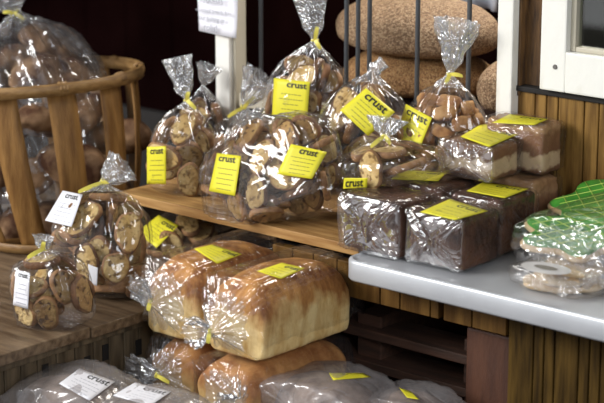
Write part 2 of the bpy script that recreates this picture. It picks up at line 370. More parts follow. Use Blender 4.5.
# ------------------------------------------------------------------ bags
class Bag: pass
def film_tube(name, rows, label, cat, material, group=None, seed=0, nu=120, nv=110, crinkle=0.0022, k0=90, base=None, kc=1.5, gather=0.92, gmat=None):
    """one gathered plastic bag.  rows: (s, centre, a, b, n, fold) with cross-section axes a (e1) and b (e2)"""
    rng = np.random.default_rng(seed)
    s = np.array([r[0] for r in rows], float)
    C = np.array([np.array(r[1], float) for r in rows])
    A = np.array([r[2] for r in rows]); B = np.array([r[3] for r in rows]); N = np.array([r[4] for r in rows]); K = np.array([r[5] for r in rows])
    E1 = np.array([np.array(r[6], float) for r in rows]); E2 = np.array([np.array(r[7], float) for r in rows])
    # denser samples where radii change fast
    L = np.concatenate([[0], np.cumsum(np.linalg.norm(np.diff(C, axis=0), axis=1) + np.abs(np.diff(A)) + 1e-4)])
    Lt = np.linspace(0, L[-1], nv)
    S = np.interp(Lt, L, s)
    def ip(X):
        X = np.array(X)
        if X.ndim == 1: Y = np.interp(S, s, X)
        else: Y = np.stack([np.interp(S, s, X[:, j]) for j in range(X.shape[1])], 1)
        Z = Y.copy()
        for _ in range(3):
            Z[1:-1] = (Z[:-2] + 2 * Z[1:-1] + Z[2:]) / 4
        return Z
    c, a, b, n, k, e1, e2 = map(ip, (C, A, B, N, K, E1, E2))
    th = np.linspace(0, 2 * math.pi, nu, endpoint=False)
    ct, st = np.cos(th), np.sin(th)
    ex = 2.0 / n[:, None]
    X = np.sign(ct) * np.abs(ct) ** ex; Y = np.sign(st) * np.abs(st) ** ex
    hull = c[:, None, :] + (a[:, None] * X)[:, :, None] * e1[:, None, :] + (b[:, None] * Y)[:, :, None] * e2[:, None, :]
    # closed in theta: use integer multiples
    fold = np.zeros((nv, nu))
    for q in (4, 6, 9, 13, 17):
        ph = rng.uniform(0, 6.28) + 0.8 * np.sin(S[:, None] * rng.uniform(2, 5) + rng.uniform(0, 6))
        fold += (np.abs(np.sin(q * th[None] + ph)) - .6) * (6.0 / q) ** .5
    sc_ = 1 + k[:, None] * fold * 0.55
    ctr = c[:, None, :]
    P = ctr + (hull - ctr) * sc_[:, :, None]
    ln = np.linalg.norm(hull - ctr, axis=2, keepdims=True)
    du_ = np.roll(hull, -1, 1) - np.roll(hull, 1, 1); dv_ = np.gradient(hull, axis=0)
    nrm = np.cross(du_, dv_); nrm /= np.maximum(np.linalg.norm(nrm, axis=2, keepdims=True), 1e-9)
    d = ridged(P.reshape(-1, 3), rng, k0).reshape(nv, nu)
    amp = crinkle * np.clip(ln[:, :, 0] / 0.02, 0.15, 1) * (1 + kc * k[:, None])
    P = P + nrm * (d * amp)[:, :, None]
    if base is not None:
        P[:, :, 2] = np.maximum(P[:, :, 2], base + 0.001)
    org = c[np.argmax(a)].copy(); org[2] = P[:, :, 2].min()
    V = (P - org).reshape(-1, 3)
    F = [(i * nu + j, i * nu + (j + 1) % nu, (i + 1) * nu + (j + 1) % nu, (i + 1) * nu + j) for i in range(nv - 1) for j in range(nu)]
    F.append(tuple(range(nu))[::-1])
    root = empty(name, org)
    tag(root, label, cat, group)
    me = mesh('film', V, F)
    o = link('film', me, material, root)
    me.materials.append(gmat or M['film_gather'])
    mi = np.zeros(len(me.polygons), dtype=np.int32)
    mi[:(nv - 1) * nu] = np.repeat((S[:-1] > gather).astype(np.int32), nu)
    me.polygons.foreach_set('material_index', mi)
    g = Bag(); g.root = root; g.org = org; g.film = o
    g.c, g.a, g.b, g.n, g.e1, g.e2 = c, a, b, n, e1, e2
    HV = [tuple(v) for v in (hull).reshape(-1, 3)]
    g.bvh = BVHTree.FromPolygons(HV, F[:-1])
    g.S = S
    return g

def inside(g, P, shrink=0.95, smax=1.0):
    """which points lie inside the bag's hull"""
    ok = g.S <= smax
    c, a, b, n, e1, e2 = g.c[ok], g.a[ok], g.b[ok], g.n[ok], g.e1[ok], g.e2[ok]
    ax = np.gradient(c, axis=0); ax /= np.maximum(np.linalg.norm(ax, axis=1, keepdims=True), 1e-9)
    D = P[:, None, :] - c[None]
    along = np.abs((D * ax[None]).sum(2))
    i = along.argmin(1)
    d = D[np.arange(len(P)), i]
    u = (d * e1[i]).sum(1) / (a[i] * shrink); v = (d * e2[i]).sum(1) / (b[i] * shrink)
    al = along[np.arange(len(P)), i]
    return ((np.abs(u) ** n[i] + np.abs(v) ** n[i]) < 1) & (al < 0.006)

def ebasis(ang):
    """horizontal wide axis turned by ang from X, with world up-ish second axis chosen by caller"""
    return np.array([math.cos(ang), math.sin(ang), 0.0])

def upright_bag(name, label, base, neck, tip, a, b, ang, material, seed=0, full=0.5, flare=0.4, group=None, crinkle=0.0022, n=2.3, floor=None, cat='bag', nv=110, nu=120, foldk=1.0):
    base, neck, tip = map(np.array, (base, neck, tip))
    e1 = ebasis(ang)
    ax = neck - base
    H = np.linalg.norm(ax); axn = ax / H
    e1 = e1 - axn * (e1 @ axn); e1 /= np.linalg.norm(e1)
    e2 = np.cross(axn, e1)
    f = full
    prof = [(0.0, 0.05, 0), (0.006, 0.80, 0), (0.05, 0.96, .02), (0.20, 1.0, .03), (0.42, 1.0, .04), (0.58, 0.90 + .08 * f, .06), (0.72, 0.66 + .24 * f, .10), (0.84, 0.36 + .30 * f, .22), (0.93, 0.14 + .16 * f, .4), (1.0, 0.055, .3)]
    rows = []
    for s, r, k in prof:
        rr = max(r, 0.004)
        bb = b * rr if s < .9 else max(b * rr, a * rr * .8)
        rows.append((s, base + ax * s, a * rr, bb, n if s < .7 else 2.0, k * foldk, e1, e2))
    tv = tip - neck; LT = np.linalg.norm(tv); tn = tv / LT
    f1 = e1 - tn * (e1 @ tn); f1 /= np.linalg.norm(f1); f2 = np.cross(tn, f1)
    for s, r, k in ((0.06, 0.055, .3), (0.25, 0.13 + flare * .15, .55), (0.55, flare * .65, .6), (1.0, flare, .55)):
        rows.append((1 + s, neck + tv * s, a * r, a * r * 0.6, 2.0, k, f1, f2))
    g = film_tube(name, rows, label, cat, material, group, seed, crinkle=crinkle, base=floor, nv=nv, nu=nu)
    g.neck = neck; g.tipdir = tn; g.a0 = a
    return g

def loaf_bag(name, label, x0, x1, y0, y1, z0, z1, neck=None, tip=None, material=None, seed=0, n=5.0, cat='bag', group=None, crinkle=0.0016, tail=0.03, k0=90, rz=0.0, necka=0.006, flare=0.02, kc=1.5, gather=0.92, kf=1.0, gmat=None):
    """film pulled round a loaf that lies along Y, gathered at its near end (neck) or folded flat against it"""
    a, b = (x1 - x0) / 2, (z1 - z0) / 2
    cx, cz = (x0 + x1) / 2, (z0 + z1) / 2
    cy = (y0 + y1) / 2
    def R(p):
        p = np.array(p, float); d = p[:2] - np.array([cx, cy])
        c_, s_ = math.cos(rz), math.sin(rz)
        return np.array([cx + c_ * d[0] - s_ * d[1], cy + s_ * d[0] + c_ * d[1], p[2]])
    e1 = np.array([math.cos(rz), math.sin(rz), 0.0]); e2 = np.array([0, 0, 1.0])
    rows = []
    def add(s, y, fa, fb, nn, k, dz=0, dx=0): rows.append((s, R((cx + dx, y, cz + dz)), a * fa, b * fb, nn, k * kf, e1, e2))
    add(0.00, y1 + tail, .55, .04, 2, .5, -b * .6)
    add(0.05, y1 + tail * .5, .75, .3, 2.4, .35, -b * .45)
    add(0.12, y1 + .004, .94, .9, n * .7, .1)
    add(0.18, y1 - .012, 1, 1, n, .02)
    add(0.5, cy, 1, 1, n, .01)
    add(0.82, y0 + .010, 1, 1, n, .02)
    add(0.87, y0 + .001, .985, .985, n, .04)
    add(0.89, y0 - .002, .93, .93, n, .10)
    if neck is None:
        add(0.93, y0 - .004, .72, .72, n * .7, .3)
        add(0.97, y0 - .006, .40, .40, 2.6, .5)
        add(1.0, y0 - .007, .04, .04, 2, .3)
    else:
        neck = np.array(neck); tip = np.array(tip)
        c0 = R((cx, y0 - .004, cz))
        rows.append((0.92, c0 * .75 + neck * .25, a * .70, b * .68, 3.0, .22, e1, e2))
        rows.append((0.96, c0 * .35 + neck * .65, a * .34, b * .32, 2.2, .4, e1, e2))
        rows.append((0.985, c0 * .08 + neck * .92, a * .13, b * .13, 2.0, .5, e1, e2))
        rows.append((1.0, neck, necka, necka, 2, .3, e1, e2))
        for s, r, k in ((0.1, necka, .3), (0.4, flare * .6, .5), (1.0, flare, .5)):
            rows.append((1 + s, neck + (tip - neck) * s, r, r, 2, k, e1, e2))
    g = film_tube(name, rows, label, cat, material, group, seed, crinkle=crinkle, base=z0, nv=130, nu=144, k0=k0, kc=kc, gather=gather, gmat=gmat)
    g.neck = neck
    if neck is not None: g.tipdir = (tip - neck) / np.linalg.norm(tip - neck)
    return g

def add_tie(g, r=0.006,  tails=((-.02, 0, 0.004), (.012, 0, -.012)), m=None):
    m = m or M['ribbon']; r *= .78
    z = Vector(g.tipdir); a = z.orthogonal().normalized(); b = z.cross(a)
    ctr = Vector(g.neck + g.tipdir * 0.002 - g.org)
    pts = [ctr + (a * math.cos(t) + b * math.sin(t)) * r + z * 0.001 * math.sin(3 * t) for t in np.linspace(0, 2 * math.pi, 20)]
    bm = bmesh.new()
    me = tube_mesh('tie', pts, 0.0015, 6); bm.from_mesh(me)
    for dx, dy, dz in tails:
        v = Vector(RT) * dx + Vector((0, 0, 1)) * dz + Vector(DH) * (dy - 0.004)
        st = ctr - Vector(DH) * r
        w_ = v.cross(Vector(DH)).normalized() * 0.0024
        pr = []
        for i in range(7):
            t = i / 6
            p = st + v * t - Vector((0, 0, 1)) * (0.006 * t * t) - Vector(DH) * 0.003 * math.sin(t * 3)
            ww = w_ * (1 + .5 * math.sin(t * 3.0))
            pr.append((bm.verts.new(p - ww), bm.verts.new(p + ww)))
        for i in range(6): bm.faces.new((pr[i][0], pr[i][1], pr[i + 1][1], pr[i + 1][0]))
    me2 = bpy.data.meshes.new('tie'); bm.to_mesh(me2); bm.free()
    o = link('tie', me2, m, g.root)
    so = o.modifiers.new('thick', 'SOLIDIFY'); so.thickness = 0.0005
    return o

_text_cache = {}
def text_geo(s, bold=0.0):
    key = (s, bold)
    if key in _text_cache: return _text_cache[key]
    cu = bpy.data.curves.new('t', 'FONT'); cu.body = s; cu.size = 1.0; cu.offset = bold; cu.resolution_u = 3
    o = bpy.data.objects.new('t', cu); COL.objects.link(o)
    me = bpy.data.meshes.new_from_object(o.evaluated_get(bpy.context.evaluated_depsgraph_get()))
    V = np.array([v.co[:] for v in me.vertices]); F = [tuple(p.vertices) for p in me.polygons]
    bpy.data.objects.remove(o); bpy.data.meshes.remove(me)
    mn, mx = V[:, :2].min(0), V[:, :2].max(0)
    V = (V[:, :2] - mn) / (mx - mn).max()
    _text_cache[key] = (V, F)
    return V, F

def add_label(g, quad, color='yellow', word=True, lines=5, name='label', push=0.0035, textbox=(0.30, 0.06, 0.92, 0.24), flat=0.5, lift=0.0):
    """a paper label lying on the bag's film; quad = its corners TL TR BR BL as seen, dropped along the sight line onto the film"""
    q = np.array(quad, float)
    nu_, nv_ = 9, 9
    T = np.full((nv_, nu_), np.nan); D = np.zeros((nv_, nu_, 3))
    for i in range(nv_):
        for j in range(nu_):
            u, v = j / (nu_ - 1), i / (nv_ - 1)
            p = (q[0] * (1 - u) + q[1] * u) * (1 - v) + (q[3] * (1 - u) + q[2] * u) * v
            d = ray(*p); d /= np.linalg.norm(d); D[i, j] = d
            hit = g.bvh.ray_cast(Vector(CAM), Vector(d))
            if hit[0] is not None: T[i, j] = hit[3]
    if np.isnan(T).all(): print('LABEL MISS', g.root.name, g.root['label']); T[:] = np.linalg.norm(g.org - CAM)
    ii, jj = np.mgrid[0:nv_, 0:nu_]
    okm = ~np.isnan(T)
    Amat = np.stack([np.ones(okm.sum()), ii[okm], jj[okm]], 1)
    co, *_ = np.linalg.lstsq(Amat, T[okm], rcond=None)
    plane = co[0] + co[1] * ii + co[2] * jj
    T = np.where(okm, T, plane)
    T = np.minimum(T, plane + .01)
    T = T * (1 - flat) + plane * flat
    push_ = push + max(0.0, float((T - np.where(okm, T, T)).max()))
    T = T - push_ - lift
    Pg = CAM + D * T[:, :, None]
    def surf(u, v, off=0.0):
        x_, y_ = u * (nu_ - 1), v * (nv_ - 1)
        j = np.clip(np.floor(x_).astype(int), 0, nu_ - 2); i = np.clip(np.floor(y_).astype(int), 0, nv_ - 2)
        fu, fv = (x_ - j)[:, None], (y_ - i)[:, None]
        P = (Pg[i, j] * (1 - fu) + Pg[i, j + 1] * fu) * (1 - fv) + (Pg[i + 1, j] * (1 - fu) + Pg[i + 1, j + 1] * fu) * fv
        if off: P = P - FW * off
        return P - g.org
    V = (Pg - g.org).reshape(-1, 3)
    F = [(i * nu_ + j, i * nu_ + j + 1, (i + 1) * nu_ + j + 1, (i + 1) * nu_ + j) for i in range(nv_ - 1) for j in range(nu_ - 1)]
    o = link(name, mesh(name, V, F), M['yellow'] if color == 'yellow' else M['white_label'], g.root)
    so = o.modifiers.new('thick', 'SOLIDIFY'); so.thickness = 0.0004; so.offset = 0
    wpx = np.linalg.norm(q[1] - q[0]) / 2 + np.linalg.norm(q[2] - q[3]) / 2
    hpx = np.linalg.norm(q[3] - q[0]) / 2 + np.linalg.norm(q[2] - q[1]) / 2
    if word:
        TV, TF = text_geo('crust', 0.022)
        u0, v0, u1, v1 = textbox
        asp = TV[:, 1].max()
        u = u0 + (u1 - u0) * TV[:, 0]; v = v1 - (v1 - v0) * TV[:, 1] / asp
        P = surf(u, v, 0.0012)
        link('printed_word', mesh('printed_word', P, TF, False), M['ink'] if color == 'yellow' else M['ink'], o)
    if lines:
        rg = np.random.default_rng(int(q.sum()))
        V = []; F = []
        vs = np.linspace(0.36, 0.88, lines)
        for k, vv in enumerate(vs):
            hw = rg.uniform(.18, .38); u = 0.5 - hw
            while u < 0.5 + hw:
                du = rg.uniform(.04, .11); b0 = len(V)
                V += [(u, vv), (u + du, vv), (u + du, vv + .022), (u, vv + .022)]; F.append((b0, b0 + 1, b0 + 2, b0 + 3)); u += du + .025
        V = np.array(V)
        P = surf(V[:, 0], V[:, 1], 0.001)
        link('fine_print', mesh('fine_print', P, F, False), M['ink_soft'] if color == 'yellow' else M['ink_grey'], o)
    return o

# ------------------------------------------------------------------ food
def slice_proto(name, a, b, th, seed, cm, km):
    """a toast slice: crumb disc with holes + crust band, lying in XY"""
    rng = np.random.default_rng(seed)
    nu = 26
    thv = np.linspace(0, 2 * math.pi, nu, endpoint=False)
    p = [rng.uniform(0, 6.28) for _ in range(3)]
    rad = 1 + .06 * np.sin(2 * thv + p[0]) + .05 * np.sin(3 * thv + p[1]) + .03 * np.sin(5 * thv + p[2])
    flat = 1 - .10 * np.clip(-np.sin(thv), 0, 1) ** 3
    X = a * rad * np.cos(thv); Y = b * rad * flat * np.sin(thv)
    V = []; F = []
    rings = (0.0, .3, .55, .8, .95)
    def layer(z, sgn):
        idx = []
        for f in rings:
            if f == 0:
                V.append((0, 0, z)); idx.append([len(V) - 1]); continue
            r0 = len(V)
            for j in range(nu):
                V.append((X[j] * f, Y[j] * f, z + sgn * rng.normal() * .0006 - sgn * (.0004 if f > .9 else 0)))
            idx.append(list(range(r0, r0 + nu)))
        for j in range(nu):
            k = (j + 1) % nu
            F.append((idx[0][0], idx[1][j], idx[1][k]) if sgn > 0 else (idx[0][0], idx[1][k], idx[1][j]))
            for q in range(1, len(rings) - 1):
                f4 = (idx[q][j], idx[q + 1][j], idx[q + 1][k], idx[q][k])
                F.append(f4 if sgn > 0 else f4[::-1])
        return idx[-1]
    t1 = layer(th / 2, 1); t0 = layer(-th / 2, -1)
    for j in range(nu):
        k = (j + 1) % nu
        F.append((t1[j], t0[j], t0[k], t1[k]))
    o = link(name, mesh(name, V, F), cm)
    CV = []; CF = []
    prof = [(.93, th / 2 + .0004), (1.0, th * .42), (1.045, 0), (1.0, -th * .42), (.93, -th / 2 - .0004)]
    for f, z in prof:
        for j in range(nu): CV.append((X[j] * f, Y[j] * f, z))
    for q in range(len(prof) - 1):
        for j in range(nu):
            k = (j + 1) % nu
            CF.append((q * nu + j, (q + 1) * nu + j, (q + 1) * nu + k, q * nu + k))
    link('crust', mesh('crust', CV, CF), km, o)
    o['dims'] = (2 * a, 2 * b, th)
    return o

def chunk_proto(name, a, b, c, seed, m):
    rng = np.random.default_rng(seed)
    bm = bmesh.new(); bmesh.ops.create_cube(bm, size=1.0)
    bmesh.ops.subdivide_edges(bm, edges=bm.edges, cuts=3, use_grid_fill=True)
    for v in bm.verts:
        q = v.co
        r = 1 / max(abs(q.x), abs(q.y), abs(q.z)) * .5
        s_ = (q.normalized() * .62).lerp(q, .62)
        v.co = Vector((s_.x * 2 * a, s_.y * 2 * b, s_.z * 2 * c)) * (1 + rng.normal() * .045)
    me = bpy.data.meshes.new(name); bm.to_mesh(me); bm.free(); me.shade_smooth()
    o = link(name, me, m); o['dims'] = (2 * a, 2 * b, 2 * c)
    return o

def rot_from(rng, lean):
    """random rotation; lean 0..1 = how often the face is turned to the viewer"""
    if rng.random() < lean:
        v = -FW + rng.normal(size=3) * .45
        q = Vector(v).to_track_quat('Z', 'Y')
        return (q.to_matrix() @ Matrix.Rotation(rng.uniform(0, 6.28), 3, 'Z'))
    v = rng.normal(size=3)
    return Vector(v).to_track_quat('Z', 'Y').to_matrix() @ Matrix.Rotation(rng.uniform(0, 6.28), 3, 'Z')

def sat(c1, R1, h1, c2, R2, h2):
    T = c2 - c1
    axes = list(R1.T) + list(R2.T)
    for i in range(3):
        for j in range(3):
            a = np.cross(R1[:, i], R2[:, j]); l = np.linalg.norm(a)
            if l > 1e-4: axes.append(a / l)
    for a in axes:
        if abs(T @ a) > np.abs(R1.T @ a) @ h1 + np.abs(R2.T @ a) @ h2: return False
    return True

def fill(g, protos, count, label, cat, group, seed=0, lean=0, **kw):
    """put the pieces of one bag where they settled: kind of piece, place (mm) from the bag's base, turn (quaternion, thousandths)"""
    for k, x_, y_, z_, a_, b_, c_, d_ in PILES.get(seed, ()):
        pr = protos[k]
        o = pr.copy(); COL.objects.link(o)
        if 'dims' in o: del o['dims']
        R_ = Quaternion((a_ / 1000, b_ / 1000, c_ / 1000, d_ / 1000)).normalized().to_matrix().to_4x4()
        o.matrix_world = Matrix.Translation(Vector((x_ / 1e4, y_ / 1e4, z_ / 1e4)) + Vector(g.org)) @ R_
        for ch in pr.children:
            c2 = ch.copy(); COL.objects.link(c2); c2.parent = o; c2.matrix_parent_inverse = Matrix.Identity(4)
        tag(o, label, cat, group)

def tin_loaf(name, label, x0, x1, y0, y1, z0, z1, m, seed=0, crown=0.4, rz=0.0, group=None, rough=0.002, cat='bread', over=0.05, score=False, nexp=5):
    """tin loaf lying along Y with domed top"""
    rng = np.random.default_rng(seed)
    L, W, H = y1 - y0, x1 - x0, z1 - z0
    nv, nu = 70, 72
    V = np.zeros((nv, nu, 3))
    hb = H * (1 - crown)
    ts = np.linspace(0, 1, nv)
    ts = .5 - .5 * np.cos(ts * math.pi)
    for i, t in enumerate(ts):
        y = (t - .5) * L
        e = 1 - abs(2 * t - 1) ** 22
        e = max(e, 0) ** .5
        dome = (1 - abs(2 * t - 1) ** 3.5 * .30)
        for j in range(nu):
            a = 2 * math.pi * j / nu
            c, s = math.cos(a), math.sin(a)
            if s < 0:
                x = math.copysign(abs(c) ** (2 / 9), c) * W / 2 * (1 - .04 * -s); z = -abs(s) ** (2 / 9) * hb / 2
            else:
                x = math.copysign(abs(c) ** (2 / 4.0), c) * W / 2 * (1 + over * math.sin(min(1, s * 1.3) * math.pi)); z = abs(s) ** (2 / 2.6) * (H - hb / 2) * dome
            zz = hb / 2 + z
            V[i, j] = (x * (.86 + .14 * e) if e < 1 else x, y, zz)
        if i in (0, nv - 1):
            cc = np.array([0, y, H * .42]); V[i] = cc + (V[i] - cc) * .93
    P = V.reshape(-1, 3)
    d = ridged(P, rng, 55, 8) * rough + ridged(P, rng, 170, 8) * rough * .4
    n_ = P - np.array([0, 0, H * .45]); n_[:, 1] *= .3
    n_ /= np.maximum(np.linalg.norm(n_, axis=1, keepdims=True), 1e-6)
    P = P + n_ * d[:, None]
    P[:, 2] = np.maximum(P[:, 2], 0.0)
    F = [(i * nu + j, (i + 1) * nu + j, (i + 1) * nu + (j + 1) % nu, i * nu + (j + 1) % nu) for i in range(nv - 1) for j in range(nu)]
    F.append(tuple(range(nu))); F.append(tuple((nv - 1) * nu + j for j in range(nu))[::-1])
    o = link(name, mesh(name, P, F), m)
    o.location = ((x0 + x1) / 2, (y0 + y1) / 2, z0); o.rotation_euler = (0, 0, rz)
    return tag(o, label, cat, group)

def slab_loaf(name, label, x0, x1, y0, y1, z0, z1, m, seed=0):
    """square-cut bar loaf with a rough baked top"""
    rng = np.random.default_rng(seed)
    L, W, H = y1 - y0, x1 - x0, z1 - z0
    bm = bmesh.new(); bmesh.ops.create_cube(bm, size=1.0)
    bmesh.ops.subdivide_edges(bm, edges=bm.edges, cuts=26, use_grid_fill=True)
    P = np.array([v.co[:] for v in bm.verts]) * (W, L, H)
    r = .007
    q = np.clip(P, (-W / 2 + r, -L / 2 + r, -H / 2 + r), (W / 2 - r, L / 2 - r, H / 2 - r))
    d = P - q; ln = np.linalg.norm(d, axis=1, keepdims=True)
    nrm = d / np.maximum(ln, 1e-9)
    nrm = np.where(ln > 1e-6, nrm, 0)
    P = q + nrm * np.minimum(ln, r)
    dd = ridged(P, rng, 90, 8) * .0016 + ridged(P, rng, 300, 8) * .0010
    P = P + nrm * (dd * np.where(P[:, 2] > H * .3, 2.0, 1.0))[:, None]
    P[:, 2] += H / 2
    P[:, 2] = np.maximum(P[:, 2], 0)
    for v, p in zip(bm.verts, P): v.co = Vector(p)
    me = bpy.data.meshes.new(name); bm.to_mesh(me); bm.free(); me.shade_smooth()
    o = link(name, me, m)
    o.location = ((x0 + x1) / 2, (y0 + y1) / 2, z0)
    return tag(o, label, 'bread')

def boule(name, label, c, rx, ry, rz_, m, seed=0, rot=(0, 0, 0), cat='bread', group=None, amp=0.004, nexp=2.2):
    rng = np.random.default_rng(seed)
    nv, nu = 40, 60; P = []
    for i in range(nv):
        ph = math.pi * i / (nv - 1) - math.pi / 2
        for j in range(nu):
            a = 2 * math.pi * j / nu
            q = np.array([math.cos(ph) * math.cos(a), math.cos(ph) * math.sin(a), math.sin(ph)])
            if q[2] < 0: q[2] = -abs(q[2]) ** .6 * .7
            P.append(q * (rx, ry, rz_))
    P = np.array(P)
    n_ = P / np.maximum(np.linalg.norm(P, axis=1, keepdims=True), 1e-6)
    P = P + n_ * (ridged(P, rng, 40, 8) * amp)[:, None]
    P[:, 2] += .7 * rz_
    F = [(i * nu + j, i * nu + (j + 1) % nu, (i + 1) * nu + (j + 1) % nu, (i + 1) * nu + j) for i in range(nv - 1) for j in range(nu)]
    o = link(name, mesh(name, P, F), m)
    o.location = Vector(c); o.rotation_euler = rot
    return tag(o, label, cat, group)

# ================================================================== THE SETTING
YS, YB = 2.357, 2.657          # front of the counter, wall plane
struct(boxes('floor', [((-6, -3, -0.05), (2, 6, 0.0))], M['ground'], bev=0))
def boarded(name, x0, x1, y, z0, z1, m, pitch=0.042, t=0.018, seed=1, xs=None):
    """tongue and groove boards with double beads, one wall"""
    rng = np.random.default_rng(seed)
    sp = []; x_ = x0
    edges = [x0]
    while x_ < x1 - 1e-4:
        w_ = pitch * rng.choice([.55, 1.0, 1.0, 1.1, .45]); edges.append(min(x_ + w_, x1)); x_ += w_
    for a, b in zip(edges[:-1], edges[1:]):
        if b - a < .006: continue
        sp.append(((a + .0012, y, z0), (b - .0012, y + t + rng.uniform(0, .002), z1)))
    o = boxes(name, sp, m, bev=0.002)
    return o
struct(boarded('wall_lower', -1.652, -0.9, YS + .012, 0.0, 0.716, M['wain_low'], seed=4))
struct(boxes('wall_backing', [((-1.65, YS + .032, 0), (-0.9, YS + .05, 0.714))], M['shade_black'], bev=0))
struct(boarded('wall_upper', -1.862, -0.9, YB, 0.70, 0.968, M['wain'], pitch=.05, seed=9))
struct(boxes('wall_inner', [((-2.47, YB + .021, 0.73), (-0.9, YB + .05, 0.88)), ((-1.862, YB + .021, 0.70), (-0.9, YB + .04, 0.975))], M['shade_black'], bev=0))
# opening under the counter: side, back, coloured black for its shade
struct(boxes('wall_recess', [((-3.6, 2.95, 0.0), (-1.6, 2.97, 0.73)), ((-1.652, YS + .052, 0.0), (-1.63, 2.95, 0.71))], M['shade_black'], bev=0))
# the apron of boards hanging below the counter edge
xa = at_y(272, 250, YS + .012)[0]
ap = []
edges = [xa, xa + .045, xa + .09, xa + .14, -1.90, -1.86, -1.80, -1.775, -1.72, -1.655]
edges = sorted(edges)
for a_, b_ in zip(edges[:-1], edges[1:]):
    if abs(a_ + 1.80) < 1e-6:
        ap.append(((a_ + .0014, YS + .012, 0.658), (b_ - .009, YS + .030, 0.716)))
    else:
        ap.append(((a_ + .0012, YS + .012, 0.658), (b_ - .0012, YS + .030, 0.716)))
struct(boxes('trim_1', ap, M['apron'], bev=.0015))
struct(boxes('slot_backing', [((xa, YS + .031, .665), (-1.655, YS + .04, .716))], M['shade_black'], bev=0))  # black sheet put behind the apron so its slot reads dark
# far dark wall of the open porch to the left, with its boards
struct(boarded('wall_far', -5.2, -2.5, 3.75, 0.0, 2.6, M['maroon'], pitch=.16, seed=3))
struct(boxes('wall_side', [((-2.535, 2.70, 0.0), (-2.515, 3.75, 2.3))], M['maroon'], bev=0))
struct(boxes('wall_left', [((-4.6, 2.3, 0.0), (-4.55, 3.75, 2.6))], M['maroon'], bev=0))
struct(boxes('shade_roof', [((-6.0, 1.35, 2.30), (1.5, 2.72, 2.36))], M['room'], bev=0))  # unseen roof added to cut the light from overhead
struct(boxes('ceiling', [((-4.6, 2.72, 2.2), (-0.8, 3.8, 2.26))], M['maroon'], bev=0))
# shop room behind the window
struct(boxes('wall_back', [((-2.515, 3.7, 0.0), (-0.8, 3.74, 2.2))], M['room'], bev=0))
struct(boxes('wall_right', [((-0.9, 2.7, 0.0), (-0.86, 3.7, 2.2))], M['room'], bev=0))
# white window posts
YF = YB - .02
def wx(px): return float(at_y(px, 40, YF)[0])
post = struct(boxes('window_1', [((wx(215), YF, 0.80), (wx(229), YB + .01, 2.2))], M['white_paint'], bev=.003))
boxes('window_stop', [((wx(229), YB - .010, 0.80), (wx(231.5), YB + .02, 2.2))], M['cream_paint'], post, bev=.002)
pr_ = struct(boxes('window_2', [((wx(497), YF, 0.80), (wx(512.5), YB + .012, 2.2))], M['white_paint'], bev=.003))
boxes('window_stop', [((wx(512.7), YB - .004, 0.96), (wx(515), YB + .02, 2.2))], M['old_trim'], pr_, bev=.001)
struct(boxes('trim_3', [((wx(514), YB + .014, 0.968), (wx(545), YB + .025, 2.2))], M['old_trim'], bev=.002))
struct(boxes('trim_4', [((-2.46, YB - .01, 0.86), (wx(497), YB + .029, 0.885))], M['cream_paint'], bev=.002))
struct(boxes('gap_strip', [((-1.87, YB - .006, 0.968), (-0.9, YB + .024, 0.977))], M['shade_black'], bev=.002))  # black strip put in for the dark gap below the sash
# sash on the right, with its pane
sash = struct(boxes('window_3', [((wx(540.5), YF, 0.980), (wx(566), YB + .012, 2.0)), ((wx(566) - .0005, YF, 0.980), (-0.9, YB + .012, 1.046))], M['white_paint'], bev=.003))
boxes('glazing_bead', [((wx(566), YB - .008, 1.046), (wx(566) + .010, YB + .010, 2.0)), ((wx(566) + .0105, YB - .008, 1.046), (-0.9, YB + .010, 1.054))], M['cream_paint'], sash, bev=.002)
gm = bpy.data.materials.new('window_glass'); gm.use_nodes = True
gt = gm.node_tree; gt.nodes.clear()
go = gt.nodes.new('ShaderNodeOutputMaterial'); gx = gt.nodes.new('ShaderNodeMixShader'); gx.inputs[0].default_value = .10
ga = gt.nodes.new('ShaderNodeBsdfTransparent'); ga.inputs[0].default_value = (.75, .78, .76, 1); gb = gt.nodes.new('ShaderNodeBsdfGlossy'); gb.inputs['Roughness'].default_value = .02
gt.links.new(ga.outputs[0], gx.inputs[1]); gt.links.new(gb.outputs[0], gx.inputs[2]); gt.links.new(gx.outputs[0], go.inputs[0])
boxes('pane', [((wx(566) + .010, YB + .002, 1.054), (-0.9, YB + .005, 2.0))], gm, sash, bev=0)
scp = at_y(555, 67, YF - .0005)
bm = bmesh.new(); bmesh.ops.create_cone(bm, cap_ends=True, segments=16, radius1=.0045, radius2=.0035, depth=.003, matrix=Matrix.Rotation(math.pi / 2, 4, 'X'))
me = bpy.data.meshes.new('screw'); bm.to_mesh(me); bm.free(); so_ = link('screw', me, M['screw'], sash); so_.location = Vector(scp)
# window bars
for i, (px, bot) in enumerate(((261, .90), (346.5, .90), (358, .90), (369.5, .90), (417.5, .90), (469, .90))):
    x_ = at_y(px, 40, YB + .045)[0]
    o = link('window_bar', tube_mesh('window_bar', [(0, 0, .02), (0, 0, 1.3)], .0042, 12), M['iron'])
    o.location = (x_, YB + .045, .885)
    tag(o, ['grey iron window bar standing apart near the tan post', 'grey iron window bar beside the round seeded loaf, first of the close trio', 'grey iron window bar in the middle of the close trio', 'grey iron window bar, third of the close trio, before the stacked seeded loaves',
            'grey iron window bar standing alone before the middle of the seeded loaves', 'grey iron window bar nearest the white window post'][i], 'window bar', 'window bars')
# shelf inside the window
struct(boxes('window_sill', [((-2.48, YB + .03, 0.86), (-1.6, YB + .42, 0.885))], M['wood_dark'], bev=.002))

# counter board
sh = boxes('counter_shelf', [((-2.478, YS, 0.733), (-1.935, YB - .002, 0.75))], M['wood_edge'], bev=.0015, origin=(-2.2, 2.5, .733))
tag(sh, 'long pine shelf board with pale front edge under the bags of toast', 'shelf')

